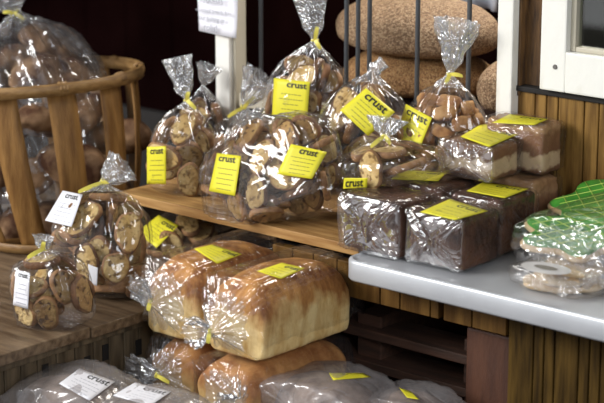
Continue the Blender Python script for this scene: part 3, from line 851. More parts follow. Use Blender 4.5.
# aluminium tray table top
def tray():
    x0, x1, y0, y1, zt = -1.912, -1.05, 2.286, 2.645, 0.75
    out = []
    r = .03
    def rr(ins):
        pts = []
        for cx, cy, a0 in ((x0 + r, y0 + r, 180), (x1 - r, y0 + r, 270), (x1 - r, y1 - r, 0), (x0 + r, y1 - r, 90)):
            for k in range(9):
                a = math.radians(a0 + 90 * k / 8); rad = max(r - ins, .001)
                pts.append((cx + rad * math.cos(a), cy + rad * math.sin(a)))
        return pts
    lay = [(0.002, zt - .033), (0.0, zt - .030), (0, zt - .004), (.0012, zt - .001), (.004, zt + .0005), (.008, zt), (.010, zt - .0018), (.016, zt - .003)]
    V = []; F = []
    for ins, z in lay:
        for x_, y_ in rr(ins): V.append((x_ + 1.5, y_ - 2.4, z - .75))
    n = 36
    for i in range(len(lay) - 1):
        for k in range(n): F.append((i * n + k, i * n + (k + 1) % n, (i + 1) * n + (k + 1) % n, (i + 1) * n + k))
    F.append(tuple((len(lay) - 1) * n + k for k in range(n)))
    F.append(tuple(range(n))[::-1])
    o = link('metal_tray', mesh('metal_tray', V, F, False), M['alu']); o.location = (-1.5, 2.4, .75)
    for p in o.data.polygons:
        p.use_smooth = len(p.vertices) == 4
    return tag(o, 'long grey aluminium tray with rolled edge under the dark loaves and cookies', 'tray')
tray()

# lower table of two boards with a boarded apron
XT = -2.243
tb = empty('low_table', (-2.7, 2.2, 0.0))
tag(tb, 'low dark wooden table of two boards carrying the basket and bags with white labels', 'table')
def at_tb(lo, hi): return (tuple(np.array(lo) - (-2.7, 2.2, 0)), tuple(np.array(hi) - (-2.7, 2.2, 0)))
boxes('table_board', [at_tb((-3.5, 1.55, .604), (XT, 2.062, .622))], M['wood_table'], tb, bev=.002)
boxes('table_board', [at_tb((-3.5, 2.066, .602), (XT, 2.32, .620)), at_tb((-3.5, 2.3205, .602), (-2.49, 2.75, .620)), at_tb((-2.4905, 2.3205, .602), (-2.30, 2.60, .620))], M['wood_table'], tb, bev=.002)
aps = []
yy = 1.60; rng = np.random.default_rng(5); nk = 0
while yy < 2.30:
    w_ = rng.choice([.034, .040, .03])
    aps.append(at_tb((XT - .045, yy + .001, .30), (XT - .03, yy + w_ - .001, .585)))
    yy += w_
boxes('apron_boards', aps, M['table_apron'], tb, bev=.0015)
boxes('apron_rail', [at_tb((XT - .04, 1.58, .586), (XT - .02, 2.30, .602))], M['table_apron'], tb, bev=.0015)
for sx, sy in ((XT - .06, 2.24), (XT - .06, 1.60), (-3.4, 2.24), (-3.4, 1.60)):
    boxes('leg', [at_tb((sx - .04, sy, 0), (sx, sy + .04, .603))], M['table_apron'], tb, bev=.002)
for k, y_ in enumerate((1.985, 2.075, 2.115, 2.19, 2.25)):
    boxes('notch_shade', [at_tb((XT - .0302, y_, .545 - .01 * (k % 2)), (XT - .0285, y_ + .013, .572 - .01 * (k % 2)))], M['shade_black'], tb, bev=0)  # black plates on the boards, painted shade of the notches

# low bench that carries the big loaves
bench = empty('bread_bench', (-2.0, 2.1, 0.0))
tag(bench, 'low dark slatted bench underneath the big white loaves', 'bench')
def at_b(lo, hi): return (tuple(np.array(lo) - (-2.0, 2.1, 0)), tuple(np.array(hi) - (-2.0, 2.1, 0)))
for k in range(6):
    boxes('slat', [at_b((-2.235, 1.66 + k * .12, .465), (-1.66, 1.76 + k * .12, .482))], M['wood_dark'], bench, bev=.002)
for sx, sy in ((-2.21, 1.68), (-1.72, 1.68), (-2.21, 2.28), (-1.72, 2.28)):
    boxes('leg', [at_b((sx, sy, 0), (sx + .04, sy + .04, .464))], M['wood_dark'], bench, bev=.002)

# wooden pallet slats stacked under the counter
pal = empty('wooden_pallet', (-1.9, 2.6, 0.0))
tag(pal, 'dark wooden pallet with gapped slats in the shadow under the counter', 'pallet')
def at_p(lo, hi): return (tuple(np.array(lo) - (-1.9, 2.6, 0)), tuple(np.array(hi) - (-1.9, 2.6, 0)))
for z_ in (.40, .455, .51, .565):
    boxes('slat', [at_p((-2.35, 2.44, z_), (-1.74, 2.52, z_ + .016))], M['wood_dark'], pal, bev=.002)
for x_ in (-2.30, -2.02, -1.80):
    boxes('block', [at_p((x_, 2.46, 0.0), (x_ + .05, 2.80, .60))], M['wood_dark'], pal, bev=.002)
blk = boxes('wooden_block', [((-1.752, 2.40, 0.30), (-1.662, 2.43, 0.645))], M['block'], bev=.004, origin=(-1.70, 2.41, .30))
tag(blk, 'reddish brown wooden plank upright under the counter beside the wainscot', 'plank')

# paper sign
x0, x1 = at_y(196, 30, YB - .03)[0], at_y(237, 30, YB - .03)[0]
zb0, zb1 = at_y(195, 31, YB - .03)[2], at_y(237, 38, YB - .03)[2]
V = []; F = []
for i in range(13):
    for j in range(9):
        u, v = j / 8, i / 12
        zt_ = 1.17
        zb = zb0 * (1 - u) + zb1 * u
        V.append((x0 + (x1 - x0) * u, YB - .026 - .006 * math.sin(u * 2.4) - .004 * v * math.sin(v * 5 + u * 2), zt_ + (zb - zt_) * v))
for i in range(12):
    for j in range(8): F.append((i * 9 + j, i * 9 + j + 1, (i + 1) * 9 + j + 1, (i + 1) * 9 + j))
V = np.array(V); og = np.array([(x0 + x1) / 2, YB - .03, zb1])
sg = link('paper_sign', mesh('paper_sign', V - og, F), M['paper']); sg.location = Vector(og)
sm = sg.modifiers.new('t', 'SOLIDIFY'); sm.thickness = .0005; sm.offset = 1
tag(sg, 'white paper notice with grey lettering taped to the window post', 'sign')
for k, (s_, py_, wpx, xoff) in enumerate((('REQUESTS', 1.5, 22, 8), ('reserved breads for', 10.5, 34, 3), ('our baking or', 20, 26, 6), ('rolls!', 28.5, 13, 11))):
    TV, TF = text_geo(s_, .006)
    sc_ = wpx / 41 * (x1 - x0)
    zz = at_y(216, py_, YB - .035)[2]
    P = np.stack([x0 + (x1 - x0) * xoff / 41 + TV[:, 0] * sc_, np.full(len(TV), YB - .0375), zz - .006 + TV[:, 1] * sc_ * 1.1], 1) - og
    P[:, 2] -= 0
    link('handwriting', mesh('handwriting', P, TF, False), M['ink_grey'], sg)

# ================================================================== SEEDED LOAVES BEHIND THE BARS
def place_px(px, py, y): return at_y(px, py, y)
c = at_y(417, 58, 2.84)
boule('seeded_loaf', 'big round seed-coated loaf behind the bars, upper of the stack', (c[0] - .015, 2.86, c[2] + .004), .168, .12, .064, M['seeded'], 3, group='seeded loaves in the window')
c = at_y(408, 58, 2.76)
c2 = at_y(412, 108, 2.84)
boule('seeded_loaf', 'golden brown seeded loaf behind the bars underneath the round seed-coated one', (c2[0], 2.86, .887), .15, .12, (c[2] - .887) / 1.7, M['seeded_gold'], 5, group='seeded loaves in the window')
c = at_y(414, 57, 2.72)
c3 = at_y(487, 108, 2.80)
boule('seeded_loaf', 'coarse seeded loaf behind glass right against the white window post', (c3[0] + .03, 2.83, .887), .055, .07, .055, M['seeded'], 8, group='seeded loaves in the window')
# cream post and cloth inside the room
o = boxes('interior_post', [((0, 0, 0), (.022, .03, 1.32))], mat('tan_wood', (.25, .16, .08), .6, col2=(.33, .22, .12)), bev=.002)
q = at_y(284, 40, 3.2); o.location = (q[0], 3.2, .8); tag(o, 'narrow tan wooden post inside the shop behind the bars', 'post')
V = []; F = []
a0, a1 = at_y(437, 20, 3.05)[0], at_y(500, 20, 3.05)[0]
for i in range(12):
    for j in range(24):
        u, v = j / 23, i / 11
        V.append((a0 + (a1 - a0) * u - a0, .012 * math.sin(u * 17 + v), 1.25 - v * .23))
for i in range(11):
    for j in range(23): F.append((i * 24 + j, i * 24 + j + 1, (i + 1) * 24 + j + 1, (i + 1) * 24 + j))
cl = link('hanging_cloth', mesh('hanging_cloth', V, F), mat('pale_blue_cloth', (.50, .52, .58), .9, col2=(.34, .40, .52), nscale=9)); cl.location = (a0, 3.05, 0)
cl.modifiers.new('t', 'SOLIDIFY').thickness = .002
tag(cl, 'pale blue-grey cloth hanging inside the shop behind the loaves', 'cloth')

# ================================================================== BASKET
def basket():
    cb = np.array([-2.720, 2.417, .621]); ct = at_z(26, 77, .905)
    rb, rt = .155, .212
    root = empty('bushel_basket', cb)
    tag(root, 'old bushel basket with wide brown wooden splints holding a large bag of bread', 'basket')
    def ring(t, r, a):
        c = cb + (ct - cb) * t
        # the rim tips slightly away from the viewer
        z = c[2] + (-(math.cos(a) * DH[0] + math.sin(a) * DH[1])) * .011 * t + (math.cos(a) * RT[0] + math.sin(a) * RT[1]) * .012 * t
        return np.array([c[0] + r * math.cos(a), c[1] + r * math.sin(a), z])
    ns = 12
    for k in range(ns):
        a = 2 * math.pi * (k + .2) / ns
        V = []; F = []
        for i in range(12):
            t = i / 11
            r = rb + (rt - rb) * t + .012 * math.sin(t * math.pi) - .006
            hw = (.027 + .003 * t) / r
            for j in range(5):
                aa = a + hw * (j / 4 - .5) * 2 * .9
                for rr_ in (r, r - .004):
                    V.append(ring(t, rr_, aa) - cb)
        for i in range(11):
            for j in range(4):
                p = i * 10 + j * 2
                F.append((p, p + 2, p + 12, p + 10)); F.append((p + 1, p + 11, p + 13, p + 3))
            p = i * 10; F.append((p, p + 10, p + 11, p + 1)); p = i * 10 + 8; F.append((p, p + 1, p + 11, p + 10))
        for p in (0, 110):
            for j in range(4): F.append((p + 2 * j, p + 2 * j + 1, p + 2 * j + 3, p + 2 * j + 2))
        link('splint', mesh('splint', V, F), M['basket'], root)
    def hoop(name, t, r, h, th, m):
        V = []; F = []; n = 64
        for i in range(n):
            a = 2 * math.pi * i / n
            o_ = ring(t, r + th / 2, a) - cb; i_ = ring(t, r - th / 2, a) - cb
            zz = np.array([0, 0, h / 2])
            V += [o_ - zz, o_ + zz * .9, o_ + zz - (o_ - i_) * .2, i_ + zz, i_ - zz]
        for i in range(n):
            for k in range(5):
                F.append((i * 5 + k, ((i + 1) % n) * 5 + k, ((i + 1) % n) * 5 + (k + 1) % 5, i * 5 + (k + 1) % 5))
        return link(name, mesh(name, V, F), m, root)
    hoop('rim_hoop', 1.0, rt + .004, .021, .007, M['basket_rim'])
    hoop('rim_hoop', .995, rt - .009, .017, .005, M['basket_rim'])
    hoop('base_hoop', .03, rb + .002, .016, .005, M['basket_rim'])
    for k in range(10):
        a = 2 * math.pi * (k + .35) / 10
        p0 = ring(1, rt, a) - cb
        tdir = np.array([-math.sin(a), math.cos(a), 0]); rdir = np.array([math.cos(a), math.sin(a), 0])
        bm = bmesh.new()
        for d in (-.006, 0, .006):
            pts = [p0 + tdir * d + rdir * (.0098 * math.cos(q)) + np.array([0, 0, .0115 * math.sin(q)]) - rdir * .002 for q in np.linspace(0, 2 * math.pi, 13)]
            tm = tube_mesh('x', pts, .0018, 6, False); bm.from_mesh(tm); bpy.data.meshes.remove(tm)
        me = bpy.data.meshes.new('rim_binding'); bm.to_mesh(me); bm.free(); me.shade_smooth()
        link('rim_binding', me, M['basket_rim'], root)
    # bottom
    bm = bmesh.new(); bmesh.ops.create_cone(bm, cap_ends=True, segments=40, radius1=rb - .008, radius2=rb - .008, depth=.006)
    me = bpy.data.meshes.new('bottom'); bm.to_mesh(me); bm.free(); q = link('bottom', me, M['basket'], root); q.location = (0, 0, .005)
basket()

# ================================================================== BAGS OF TOAST
pale = [slice_proto('toast_slice', .033, .024, .011, 11, M['crumb'], M['crust']),
        slice_proto('toast_slice', .029, .022, .010, 12, M['crumb'], M['crust']),
        slice_proto('toast_slice', .026, .023, .012, 13, M['crumb'], M['crust'])]
dark = [slice_proto('rye_toast_slice', .033, .022, .011, 21, M['crumb_dark'], M['crust_dark']),
        slice_proto('rye_toast_slice', .028, .021, .012, 22, M['crumb'], M['crust_dark']),
        slice_proto('rye_toast_slice', .030, .020, .010, 23, M['crumb_dark'], M['crust'])]
chunks = [chunk_proto('crouton', .016, .012, .011, 31, M['crouton']), chunk_proto('crouton', .019, .011, .010, 32, M['crouton']), chunk_proto('crouton', .014, .013, .010, 33, M['crust'])]
protos = pale + dark + chunks
#PILES_BEGIN
PILES = {
    1: [[2,-351,-3,573,199,-19,896,-397],[0,63,100,619,753,-49,-483,-444],[1,474,134,288,62,-757,-66,-648],[1,-281,-196,390,739,569,221,285],[1,325,-206,289,689,-287,-596,-295],[2,156,109,1139,447,-421,760,214],[2,125,361,859,560,-464,407,553],[2,4,284,297,179,293,-343,874],[0,-86,-376,674,52,160,-691,703],[0,-308,-124,1014,11,-883,-39,-468],[1,191,-180,1164,657,159,466,-570]],
    2: [[0,-147,212,327,344,624,-317,627],[0,196,201,871,553,387,-681,283],[2,-196,-243,304,577,448,-602,323],[1,204,-167,513,218,-229,676,-666],[1,-216,66,938,239,783,-151,555],[1,-8,-184,945,146,85,-784,-597],[2,83,107,268,370,457,235,-774]],
    3: [[0,310,53,917,897,68,434,50],[2,27,176,154,175,-736,653,39],[1,-395,-128,522,445,-195,-769,415],[2,46,-114,741,361,-645,490,463],[0,-114,238,744,565,-545,272,557],[0,157,44,512,628,768,85,93],[2,-330,-85,599,742,-485,284,-365]],
    4: [[4,236,95,2124,538,52,816,207],[4,206,350,500,796,327,205,-467],[0,-545,-213,1465,770,120,-609,146],[3,544,331,458,740,258,-587,205],[4,-162,-333,1799,431,160,758,-462],[5,-615,60,796,599,191,695,-348],[1,-5,-18,1017,438,351,825,59],[4,260,-274,2118,21,-257,754,604],[2,-103,-120,673,182,-77,-446,-873],[3,541,166,950,232,-752,-21,-616],[4,196,-31,758,499,736,-458,-18],[4,-262,140,602,465,-680,-508,-252],[5,589,58,1484,180,-857,-86,-476],[4,266,189,1380,90,-590,640,-484],[4,453,-310,1206,316,606,-408,605],[1,501,179,1992,578,-788,-14,-212],[5,-394,-337,959,273,235,620,-697],[2,52,-348,1516,530,672,-321,406],[1,233,134,456,91,43,905,414],[1,-38,-11,2232,702,415,389,429],[4,286,166,944,471,317,819,-86],[3,322,460,1077,691,718,43,-73],[3,-181,-280,291,63,397,-871,281],[5,-508,-26,296,132,970,192,-66],[1,-17,-465,1252,4,-101,690,-717],[2,-232,-105,1854,684,-311,-346,-562],[4,451,16,2096,126,481,361,-789],[1,286,-148,1658,660,710,-200,145],[0,323,-311,459,395,677,-329,527]],
    5: [[8,-459,-76,581,853,158,472,157],[5,494,390,1541,400,916,-17,-25],[4,227,-292,242,341,848,-305,266],[3,-560,148,1290,500,151,-232,-821],[7,240,-431,1112,455,-671,-484,-329],[1,121,33,172,164,162,967,-107],[1,224,193,1442,267,-691,-493,457],[7,704,176,871,58,-204,-578,788],[2,329,-301,968,66,-119,-783,-607],[4,994,388,721,253,-133,748,600],[4,256,-572,531,424,414,-457,664],[3,666,99,1488,629,724,-72,274],[5,365,-472,169,187,-369,855,-312],[7,-112,-351,627,332,276,638,-638],[3,649,384,450,445,303,-521,662],[1,-584,-136,143,78,125,-987,67],[6,-530,-96,958,793,433,79,421],[1,553,8,449,208,233,949,43],[3,-997,-122,699,564,212,601,525],[5,957,175,1326,33,-942,-248,-221],[3,-271,-99,1220,501,53,188,-843],[4,837,-221,911,477,85,523,-702],[5,-496,-216,991,320,-265,-850,-323],[3,183,520,1064,456,-538,490,513],[0,784,-424,872,63,-3,589,-806],[6,-905,-346,335,162,942,-294,-23],[3,108,-27,428,25,-205,202,957],[5,-194,-222,1400,651,213,-338,645],[7,284,-150,1018,651,520,400,-382],[5,-152,-633,260,175,-338,-587,-715],[3,575,-196,1448,338,113,-451,819],[1,1195,46,674,560,27,632,535],[5,336,356,269,499,-663,444,339]],
    6: [[0,539,227,824,92,-231,655,713],[1,-628,12,790,443,-186,468,-742],[0,-116,502,1872,514,446,602,-418],[2,2,-8,806,285,714,-486,415],[0,350,-103,1224,778,593,168,126],[0,279,74,1765,261,372,-353,818],[1,-534,-246,736,398,54,442,-803],[4,-555,-142,1090,278,354,-129,884],[1,614,62,526,484,-338,-578,-564],[4,344,92,1319,693,325,413,-494],[0,196,220,1214,724,600,239,243],[1,477,105,843,81,-37,788,-609],[1,198,-275,821,110,-142,611,-771],[0,448,447,1525,655,-616,29,-435],[4,-488,177,1645,632,251,414,-605],[1,-235,293,890,200,314,-550,748],[2,-326,261,1410,553,-75,819,133],[0,-178,243,1018,629,591,-173,474],[0,233,-171,775,90,-159,606,-774],[2,-268,33,1932,653,386,-272,592]],
    7: [[0,392,-42,738,345,-258,897,99],[1,206,-242,1813,549,-796,-254,40],[2,464,-126,1364,559,255,182,767],[1,-358,-376,292,287,5,634,-718],[1,133,-33,1947,50,-62,336,-938],[2,-480,-382,765,61,-930,190,-309],[2,-147,-229,1266,557,-96,-643,-516],[1,83,113,1735,407,-447,48,795],[2,524,-188,1050,532,728,5,432],[0,108,-257,163,95,53,-75,-991],[0,125,-135,1362,850,-74,-334,-402],[2,-9,-168,830,364,519,-593,497],[0,429,79,1859,628,-637,104,-435],[2,-62,-306,1782,55,670,195,714],[0,578,182,1609,523,471,707,-72],[2,539,309,806,290,58,511,807],[1,472,-179,317,649,-653,-155,359],[0,468,-121,1666,714,565,213,353],[1,-436,-414,514,655,715,-239,-56],[0,669,41,1200,619,-342,514,485],[0,417,354,1438,191,-907,353,130],[0,-196,-434,904,169,-175,643,726],[1,547,-156,616,608,317,686,-244],[0,535,327,1093,480,-162,544,-669],[2,-89,-404,394,526,484,346,608],[2,-324,-195,922,858,473,171,-106],[2,-338,-211,626,587,618,160,-497],[1,430,177,409,467,8,626,625],[2,-341,-410,1131,110,825,555,18],[0,204,-346,446,708,684,161,75],[0,-92,-65,1615,607,778,-71,-146],[2,-345,-381,1442,29,-963,167,211],[2,352,144,1262,35,-535,736,414],[0,-24,-435,1149,215,-191,-25,-958],[0,306,-298,860,985,-119,59,108],[0,-210,-155,1951,779,334,334,412],[0,266,-325,1155,122,352,-599,709],[2,-391,-116,1245,293,-392,-110,-865],[0,-570,-264,1169,464,398,748,-259],[2,-37,-388,646,27,-874,452,179],[0,-586,-96,935,425,338,-354,-762],[1,288,-101,1156,90,-823,-33,-559],[0,405,90,989,337,-169,206,903],[0,-46,-368,1469,284,485,344,753],[1,631,84,742,787,154,-593,-68],[1,229,-324,1519,100,971,114,-184],[2,-282,-299,1707,355,-607,442,-557],[1,291,-323,613,129,-32,17,-991],[1,269,332,1691,72,967,-142,197],[0,-350,-60,216,251,294,-899,-205],[2,73,-390,885,42,590,13,-806]],
    8: [[7,-504,-54,848,229,-880,-29,415],[1,94,344,575,396,523,645,393],[1,-450,-311,974,624,256,250,695],[0,-47,256,1602,124,695,707,-34],[7,-591,190,284,267,576,-171,753],[0,123,678,712,565,489,423,-513],[8,218,-222,827,383,-516,409,648],[0,-285,-112,1334,572,329,720,215],[5,-597,-236,568,187,557,808,49],[2,-251,-374,1061,785,-206,162,-561],[8,353,339,1093,382,-274,-883,5],[8,587,-225,609,604,-264,-730,-182],[1,75,-296,334,290,512,795,-148],[0,-1,552,1212,582,734,27,349],[3,-489,-380,453,95,415,891,-156],[7,190,294,122,122,969,209,51],[0,261,404,378,69,831,545,82],[6,245,-96,140,167,912,371,46],[6,561,120,1130,311,528,-6,790],[2,-413,-405,242,47,-35,313,948],[0,-22,-330,1344,726,428,-152,516],[3,-193,105,1020,68,-626,-631,-454],[5,-89,-295,643,634,281,698,-178],[0,76,328,900,239,-909,-340,-13],[3,-610,177,1167,529,38,711,-461],[5,258,409,189,121,917,372,77],[4,212,-499,683,529,-393,-669,-344],[7,100,181,1257,506,43,785,356],[2,649,163,253,218,-416,-355,809]],
    9: [[3,-155,242,890,427,706,561,-69],[5,102,217,561,596,589,-197,510],[4,-108,-135,1000,52,-203,975,71],[1,-73,-432,648,4,-117,936,333],[3,510,141,520,172,-648,-6,-742],[2,-121,-470,239,65,-4,643,763],[5,-520,-262,528,98,707,203,-670],[2,53,-265,437,367,26,606,-705],[5,397,-160,698,634,36,-767,-98],[4,-319,-5,586,680,270,-308,608],[4,134,473,450,40,-19,658,752],[5,-226,30,121,47,-374,923,82],[5,251,-377,294,263,656,-403,582]],
    10: [[2,224,504,231,657,359,-265,607],[2,413,210,193,128,193,-877,-421],[0,296,289,425,542,138,-53,827],[1,108,155,581,240,168,-95,951],[1,-196,507,513,219,-273,387,853],[1,105,-240,264,165,525,-472,689],[2,-451,286,254,844,448,278,-99],[0,-376,-163,102,36,-87,-995,-17],[2,-391,-252,358,59,-545,-749,-372]],
    42: [[1,63,-85,579,65,-996,-17,-56],[2,-442,-78,468,663,12,-78,744],[0,-1,310,555,265,958,26,106],[0,277,42,353,945,-1,-182,273],[0,-325,210,262,971,185,20,-150],[1,-78,-378,318,399,-432,-651,-481]],
}
#PILES_END

# -- bag with tall clear top at the shelf's far end
Y1 = 2.43
g = upright_bag('toast_bag', 'clear bag of toast with narrow yellow label standing nearest the basket', on_z(182, Y1, .7515), at_y(187, 101, Y1), at_y(177, 57, Y1), .062, .045, .5, M['film'], 1, .5, .36, floor=.7515)
fill(g, pale, 16, 'round toasted bread slice in the bag nearest the basket', 'toast', 'toast slices in the bag nearest the basket', 1, .7)
add_label(g, [(147, 147), (166, 146), (166, 184), (147, 184)], textbox=(.18, .05, .85, .20))
add_tie(g, .006, ((.004, 0, .022), (.016, 0, -.008)))
# -- darker bag behind it
g = upright_bag('toast_bag', 'small dim bag of toast behind the narrow-labelled bag, short twisted top', on_z(203, 2.60, .7515), at_y(203, 86, 2.60), at_y(209, 66, 2.60), .045, .035, .5, M['film'], 2, .6, .45)
fill(g, dark, 9, 'dark toast slice in the dim small bag at the back', 'toast', 'toast slices in the dim small bag', 2, .5)
# -- back bag with yellow bow
g = upright_bag('toast_bag', 'low bag of toast with yellow bow in front of the white post', on_z(240, 2.57, .7515), at_y(243, 108, 2.57), at_y(262, 76, 2.58), .060, .04, .3, M['film'], 3, .5, .5)
fill(g, dark, 12, 'toast slice in the low bag with the yellow bow', 'toast', 'toast slices in the low bow-tied bag', 3, .5)
add_tie(g, .006, ((-.028, 0, -.010), (.02, 0, .026)))
# -- tall bag in front of the bars
g = upright_bag('toast_bag', 'tall clear bag of toast with square yellow label and white flared top before the bars', on_z(298, 2.585, .7515), at_y(315, 41, 2.585), at_y(309, -12, 2.585), .080, .052, .3, M['film'], 4, .85, .34)
fill(g, pale + dark, 34, 'toast slice in the tall bag standing before the window bars', 'toast', 'toast slices in the tall bag before the bars', 4, .5)
add_label(g, [(274, 78), (310, 82), (307, 121), (272, 117)], textbox=(.36, .06, .92, .2))
add_tie(g, .007, ((.004, 0, .03), (.01, 0, -.008)))
# -- wide bag at the front of the shelf
g = upright_bag('toast_bag', 'wide bulging bag of toast with two yellow labels on the shelf front', on_z(279, 2.378, .7515), at_y(260, 117, 2.425), at_y(240, 118, 2.475), .139, .057, .0, M['film'], 5, 1.3, .12, floor=.7515, crinkle=.003, n=2.8)
fill(g, pale + dark + pale, 52, 'toast slice in the wide two-labelled bag on the shelf front', 'toast', 'toast slices in the wide front bag', 5, .6, smax=.93)
add_label(g, [(217, 153), (241, 156), (235, 196), (209, 191)], textbox=(.12, .05, .80, .2))
add_label(g, [(291, 144), (327, 152), (312, 179), (277, 174)], textbox=(.30, .05, .80, .24), lift=.004)
# -- bag with slanting label between the tall bag and the croutons
g = upright_bag('toast_bag', 'slumped bag of toast with diamond-tilted yellow label below the seeded loaves', on_z(352, 2.495, .7515), at_y(372, 72, 2.55), at_y(384, 62, 2.56), .088, .042, .3, M['film'], 6, .9, .12, crinkle=.003)
fill(g, pale + dark, 34, 'toast slice in the slumped bag with the tilted label', 'toast', 'toast slices in the slumped bag', 6, .5, smax=.9)
add_label(g, [(366, 88), (395, 112), (368, 136), (340, 110)], textbox=(.14, .05, .84, .26))
# -- bag of croutons
g = upright_bag('crouton_bag', 'clear bag of reddish croutons with flared white top and tilted yellow label', on_z(440, 2.60, .7515), at_y(450, 75, 2.60), at_y(457, 20, 2.60), .080, .052, .3, M['film'], 7, .75, .37)
fill(g, chunks, 75, 'reddish brown crouton in the clear flared-top bag', 'crouton', 'croutons in the flared-top bag', 7, .2)
add_label(g, [(406, 104), (432, 118), (417, 155), (395, 138)], textbox=(.10, .07, .90, .24), flat=.9)
add_tie(g, .006, ((.02, 0, .004), (-.008, 0, -.008)))
# -- lower table bags
g = upright_bag('toast_bag', 'tall bag of toast with big white label on the low table against the basket', at_z(100, 296, .622), at_y(103, 182, 2.225), at_y(124, 166, 2.24), .084, .066, .5, M['film'], 8, 1.0, .30, floor=.6225)
fill(g, pale + dark + pale, 50, 'toast slice in the tall white-labelled bag on the low table', 'toast', 'toast slices in the tall white-labelled bag', 8, .6, smax=.9)
add_label(g, [(62.7, 190.5), (82.6, 194.6), (71.5, 227), (45, 220.5)], 'white', textbox=(.25, .05, .85, .2), lift=.008)
add_label(g, [(88, 264), (98, 268), (97, 286), (90, 284)], 'white', word=False, lines=0, lift=.004)
add_tie(g, .007, ((-.042, 0, -.010), (.008, 0, .006)))
g = upright_bag('toast_bag', 'small bag of toast with slim white label at the front of the low table', at_z(58, 322, .622), at_y(43, 250, 2.03), at_y(44, 236, 2.03), .066, .055, .5, M['film'], 9, 1.1, .22, floor=.6225)
fill(g, pale + dark, 26, 'toast slice in the small slim-labelled bag on the low table', 'toast', 'toast slices in the small slim-labelled bag', 9, .6, smax=.9)
add_label(g, [(16, 269.5), (30, 273), (28, 309), (13, 305)], 'white', textbox=(.2, .05, .85, .18))
add_tie(g, .006, ((-.024, 0, -.006), (.003, 0, .02)))
# -- bag under the shelf
g = upright_bag('toast_bag', 'low bag of round toast with yellow label tucked under the shelf board', at_z(172, 262, .622), at_z(166, 262, .622) + np.array([-.03, .10, .062]), at_z(166, 262, .622) + np.array([-.05, .16, .062]), .072, .04, .3, M['film'], 10, 1.2, .2, floor=.6225)
fill(g, pale, 16, 'round toast slice in the low bag under the shelf board', 'toast', 'toast slices in the bag under the shelf', 10, .8, smax=.9)
add_label(g, [(158.7, 215), (178.6, 225.5), (156.5, 248), (137, 232)], textbox=(.35, .07, .95, .24), flat=.8)

# ================================================================== LOAVES ON THE TRAY
def wrapped(x0, x1, y0, y1, z0, z1, lab, blab, m, seed, name='bar_loaf', front=False, quad=None, tb=(.35, .08, .92, .26), crinkle=.0012):
    slab_loaf(name, lab, x0 + .004, x1 - .004, y0 + .006, y1 - .005, z0 + .001, z1 - .004, m, seed)
    g = loaf_bag('loaf_wrap', blab, x0, x1, y0, y1, z0, z1, None, None, M['film_creased'], seed, n=14, crinkle=crinkle, tail=.008, kc=14 if front else 4, gather=.86 if front else 2, kf=1.2 if front else .5, k0=34 if front else 60, gmat=M['film_fold'])
    if quad: add_label(g, quad, textbox=tb, lines=4, flat=.3)
    return g
zt = .7505
g = wrapped(-1.955, -1.832, 2.330, 2.428, zt, .842, 'dark brown loaf inside the crumpled wrap at the tray corner', 'shiny crumpled wrap around the dark loaf at the tray corner', M['choco'], 41, front=True)
# gathered tent of the same kind of film above the corner loaf
g2 = upright_bag('toast_bag', 'clear pleated bag of herb toast gathered above the corner loaf, small yellow label', on_z(392, 2.44, .8465), at_y(384, 137, 2.43), at_y(388, 118, 2.44), .092, .055, .15, M['film'], 42, .0, .32, crinkle=.0025, foldk=1.8)
fill(g2, pale, 9, 'herb toast slice in the pleated bag above the corner loaf', 'toast', 'herb toast slices in the pleated bag', 42, .5, smax=.75)
add_label(g2, [(344, 178), (367.6, 178), (367, 187.5), (343, 189)], lines=0, textbox=(.08, .18, .82, .85))
add_tie(g2, .006, ((-.022, 0, -.010), (.01, 0, -.006)))
g = wrapped(-1.945, -1.832, 2.438, 2.546, zt, .845, 'dark brown loaf behind the corner loaf on the tray', 'creased clear wrap with flat yellow label on the loaf behind the corner one', M['choco'], 43, quad=[(403, 170), (446, 173), (438, 181), (391, 179)])
g = wrapped(-1.826, -1.716, 2.335, 2.440, zt, .838, 'dark chocolate-brown loaf at the tray front edge', 'shiny crumpled wrap with yellow label on the dark loaf at the tray front edge', M['choco'], 44, quad=[(450, 199), (488, 211), (455, 220), (420, 212)], front=True)
g = wrapped(-1.832, -1.724, 2.448, 2.550, zt, .842, 'dark chocolate-brown loaf between the front loaf and the layered loaves', 'clear wrap with yellow label on the second dark loaf from the tray edge', M['choco'], 45, quad=[(484, 181.6), (529, 188.6), (504.7, 198), (466.5, 191)])
g = wrapped(-1.862, -1.742, 2.558, 2.642, zt, .850, 'brown loaf with cream layer, lower of the rear stack', 'clear wrap around the lower loaf of the rear stack', M['layered'], 46)
g = wrapped(-1.862, -1.742, 2.580, 2.645, .8515, .937, 'brown nut loaf, upper of the rear stack against the wainscot', 'clear wrap with yellow label on the topmost loaf by the wainscot', M['layered'], 47, quad=[(510, 114), (548, 119), (534, 125), (492.5, 122.6)])
g = wrapped(-1.882, -1.776, 2.492, 2.574, .8525, .912, 'nut-crusted loaf lying on top of the two dark loaves', 'crumpled shiny wrap with yellow label on the nut-crusted loaf', M['layered'], 48, quad=[(482, 123.6), (521, 133), (489, 147), (460.6, 136.5)], front=True)

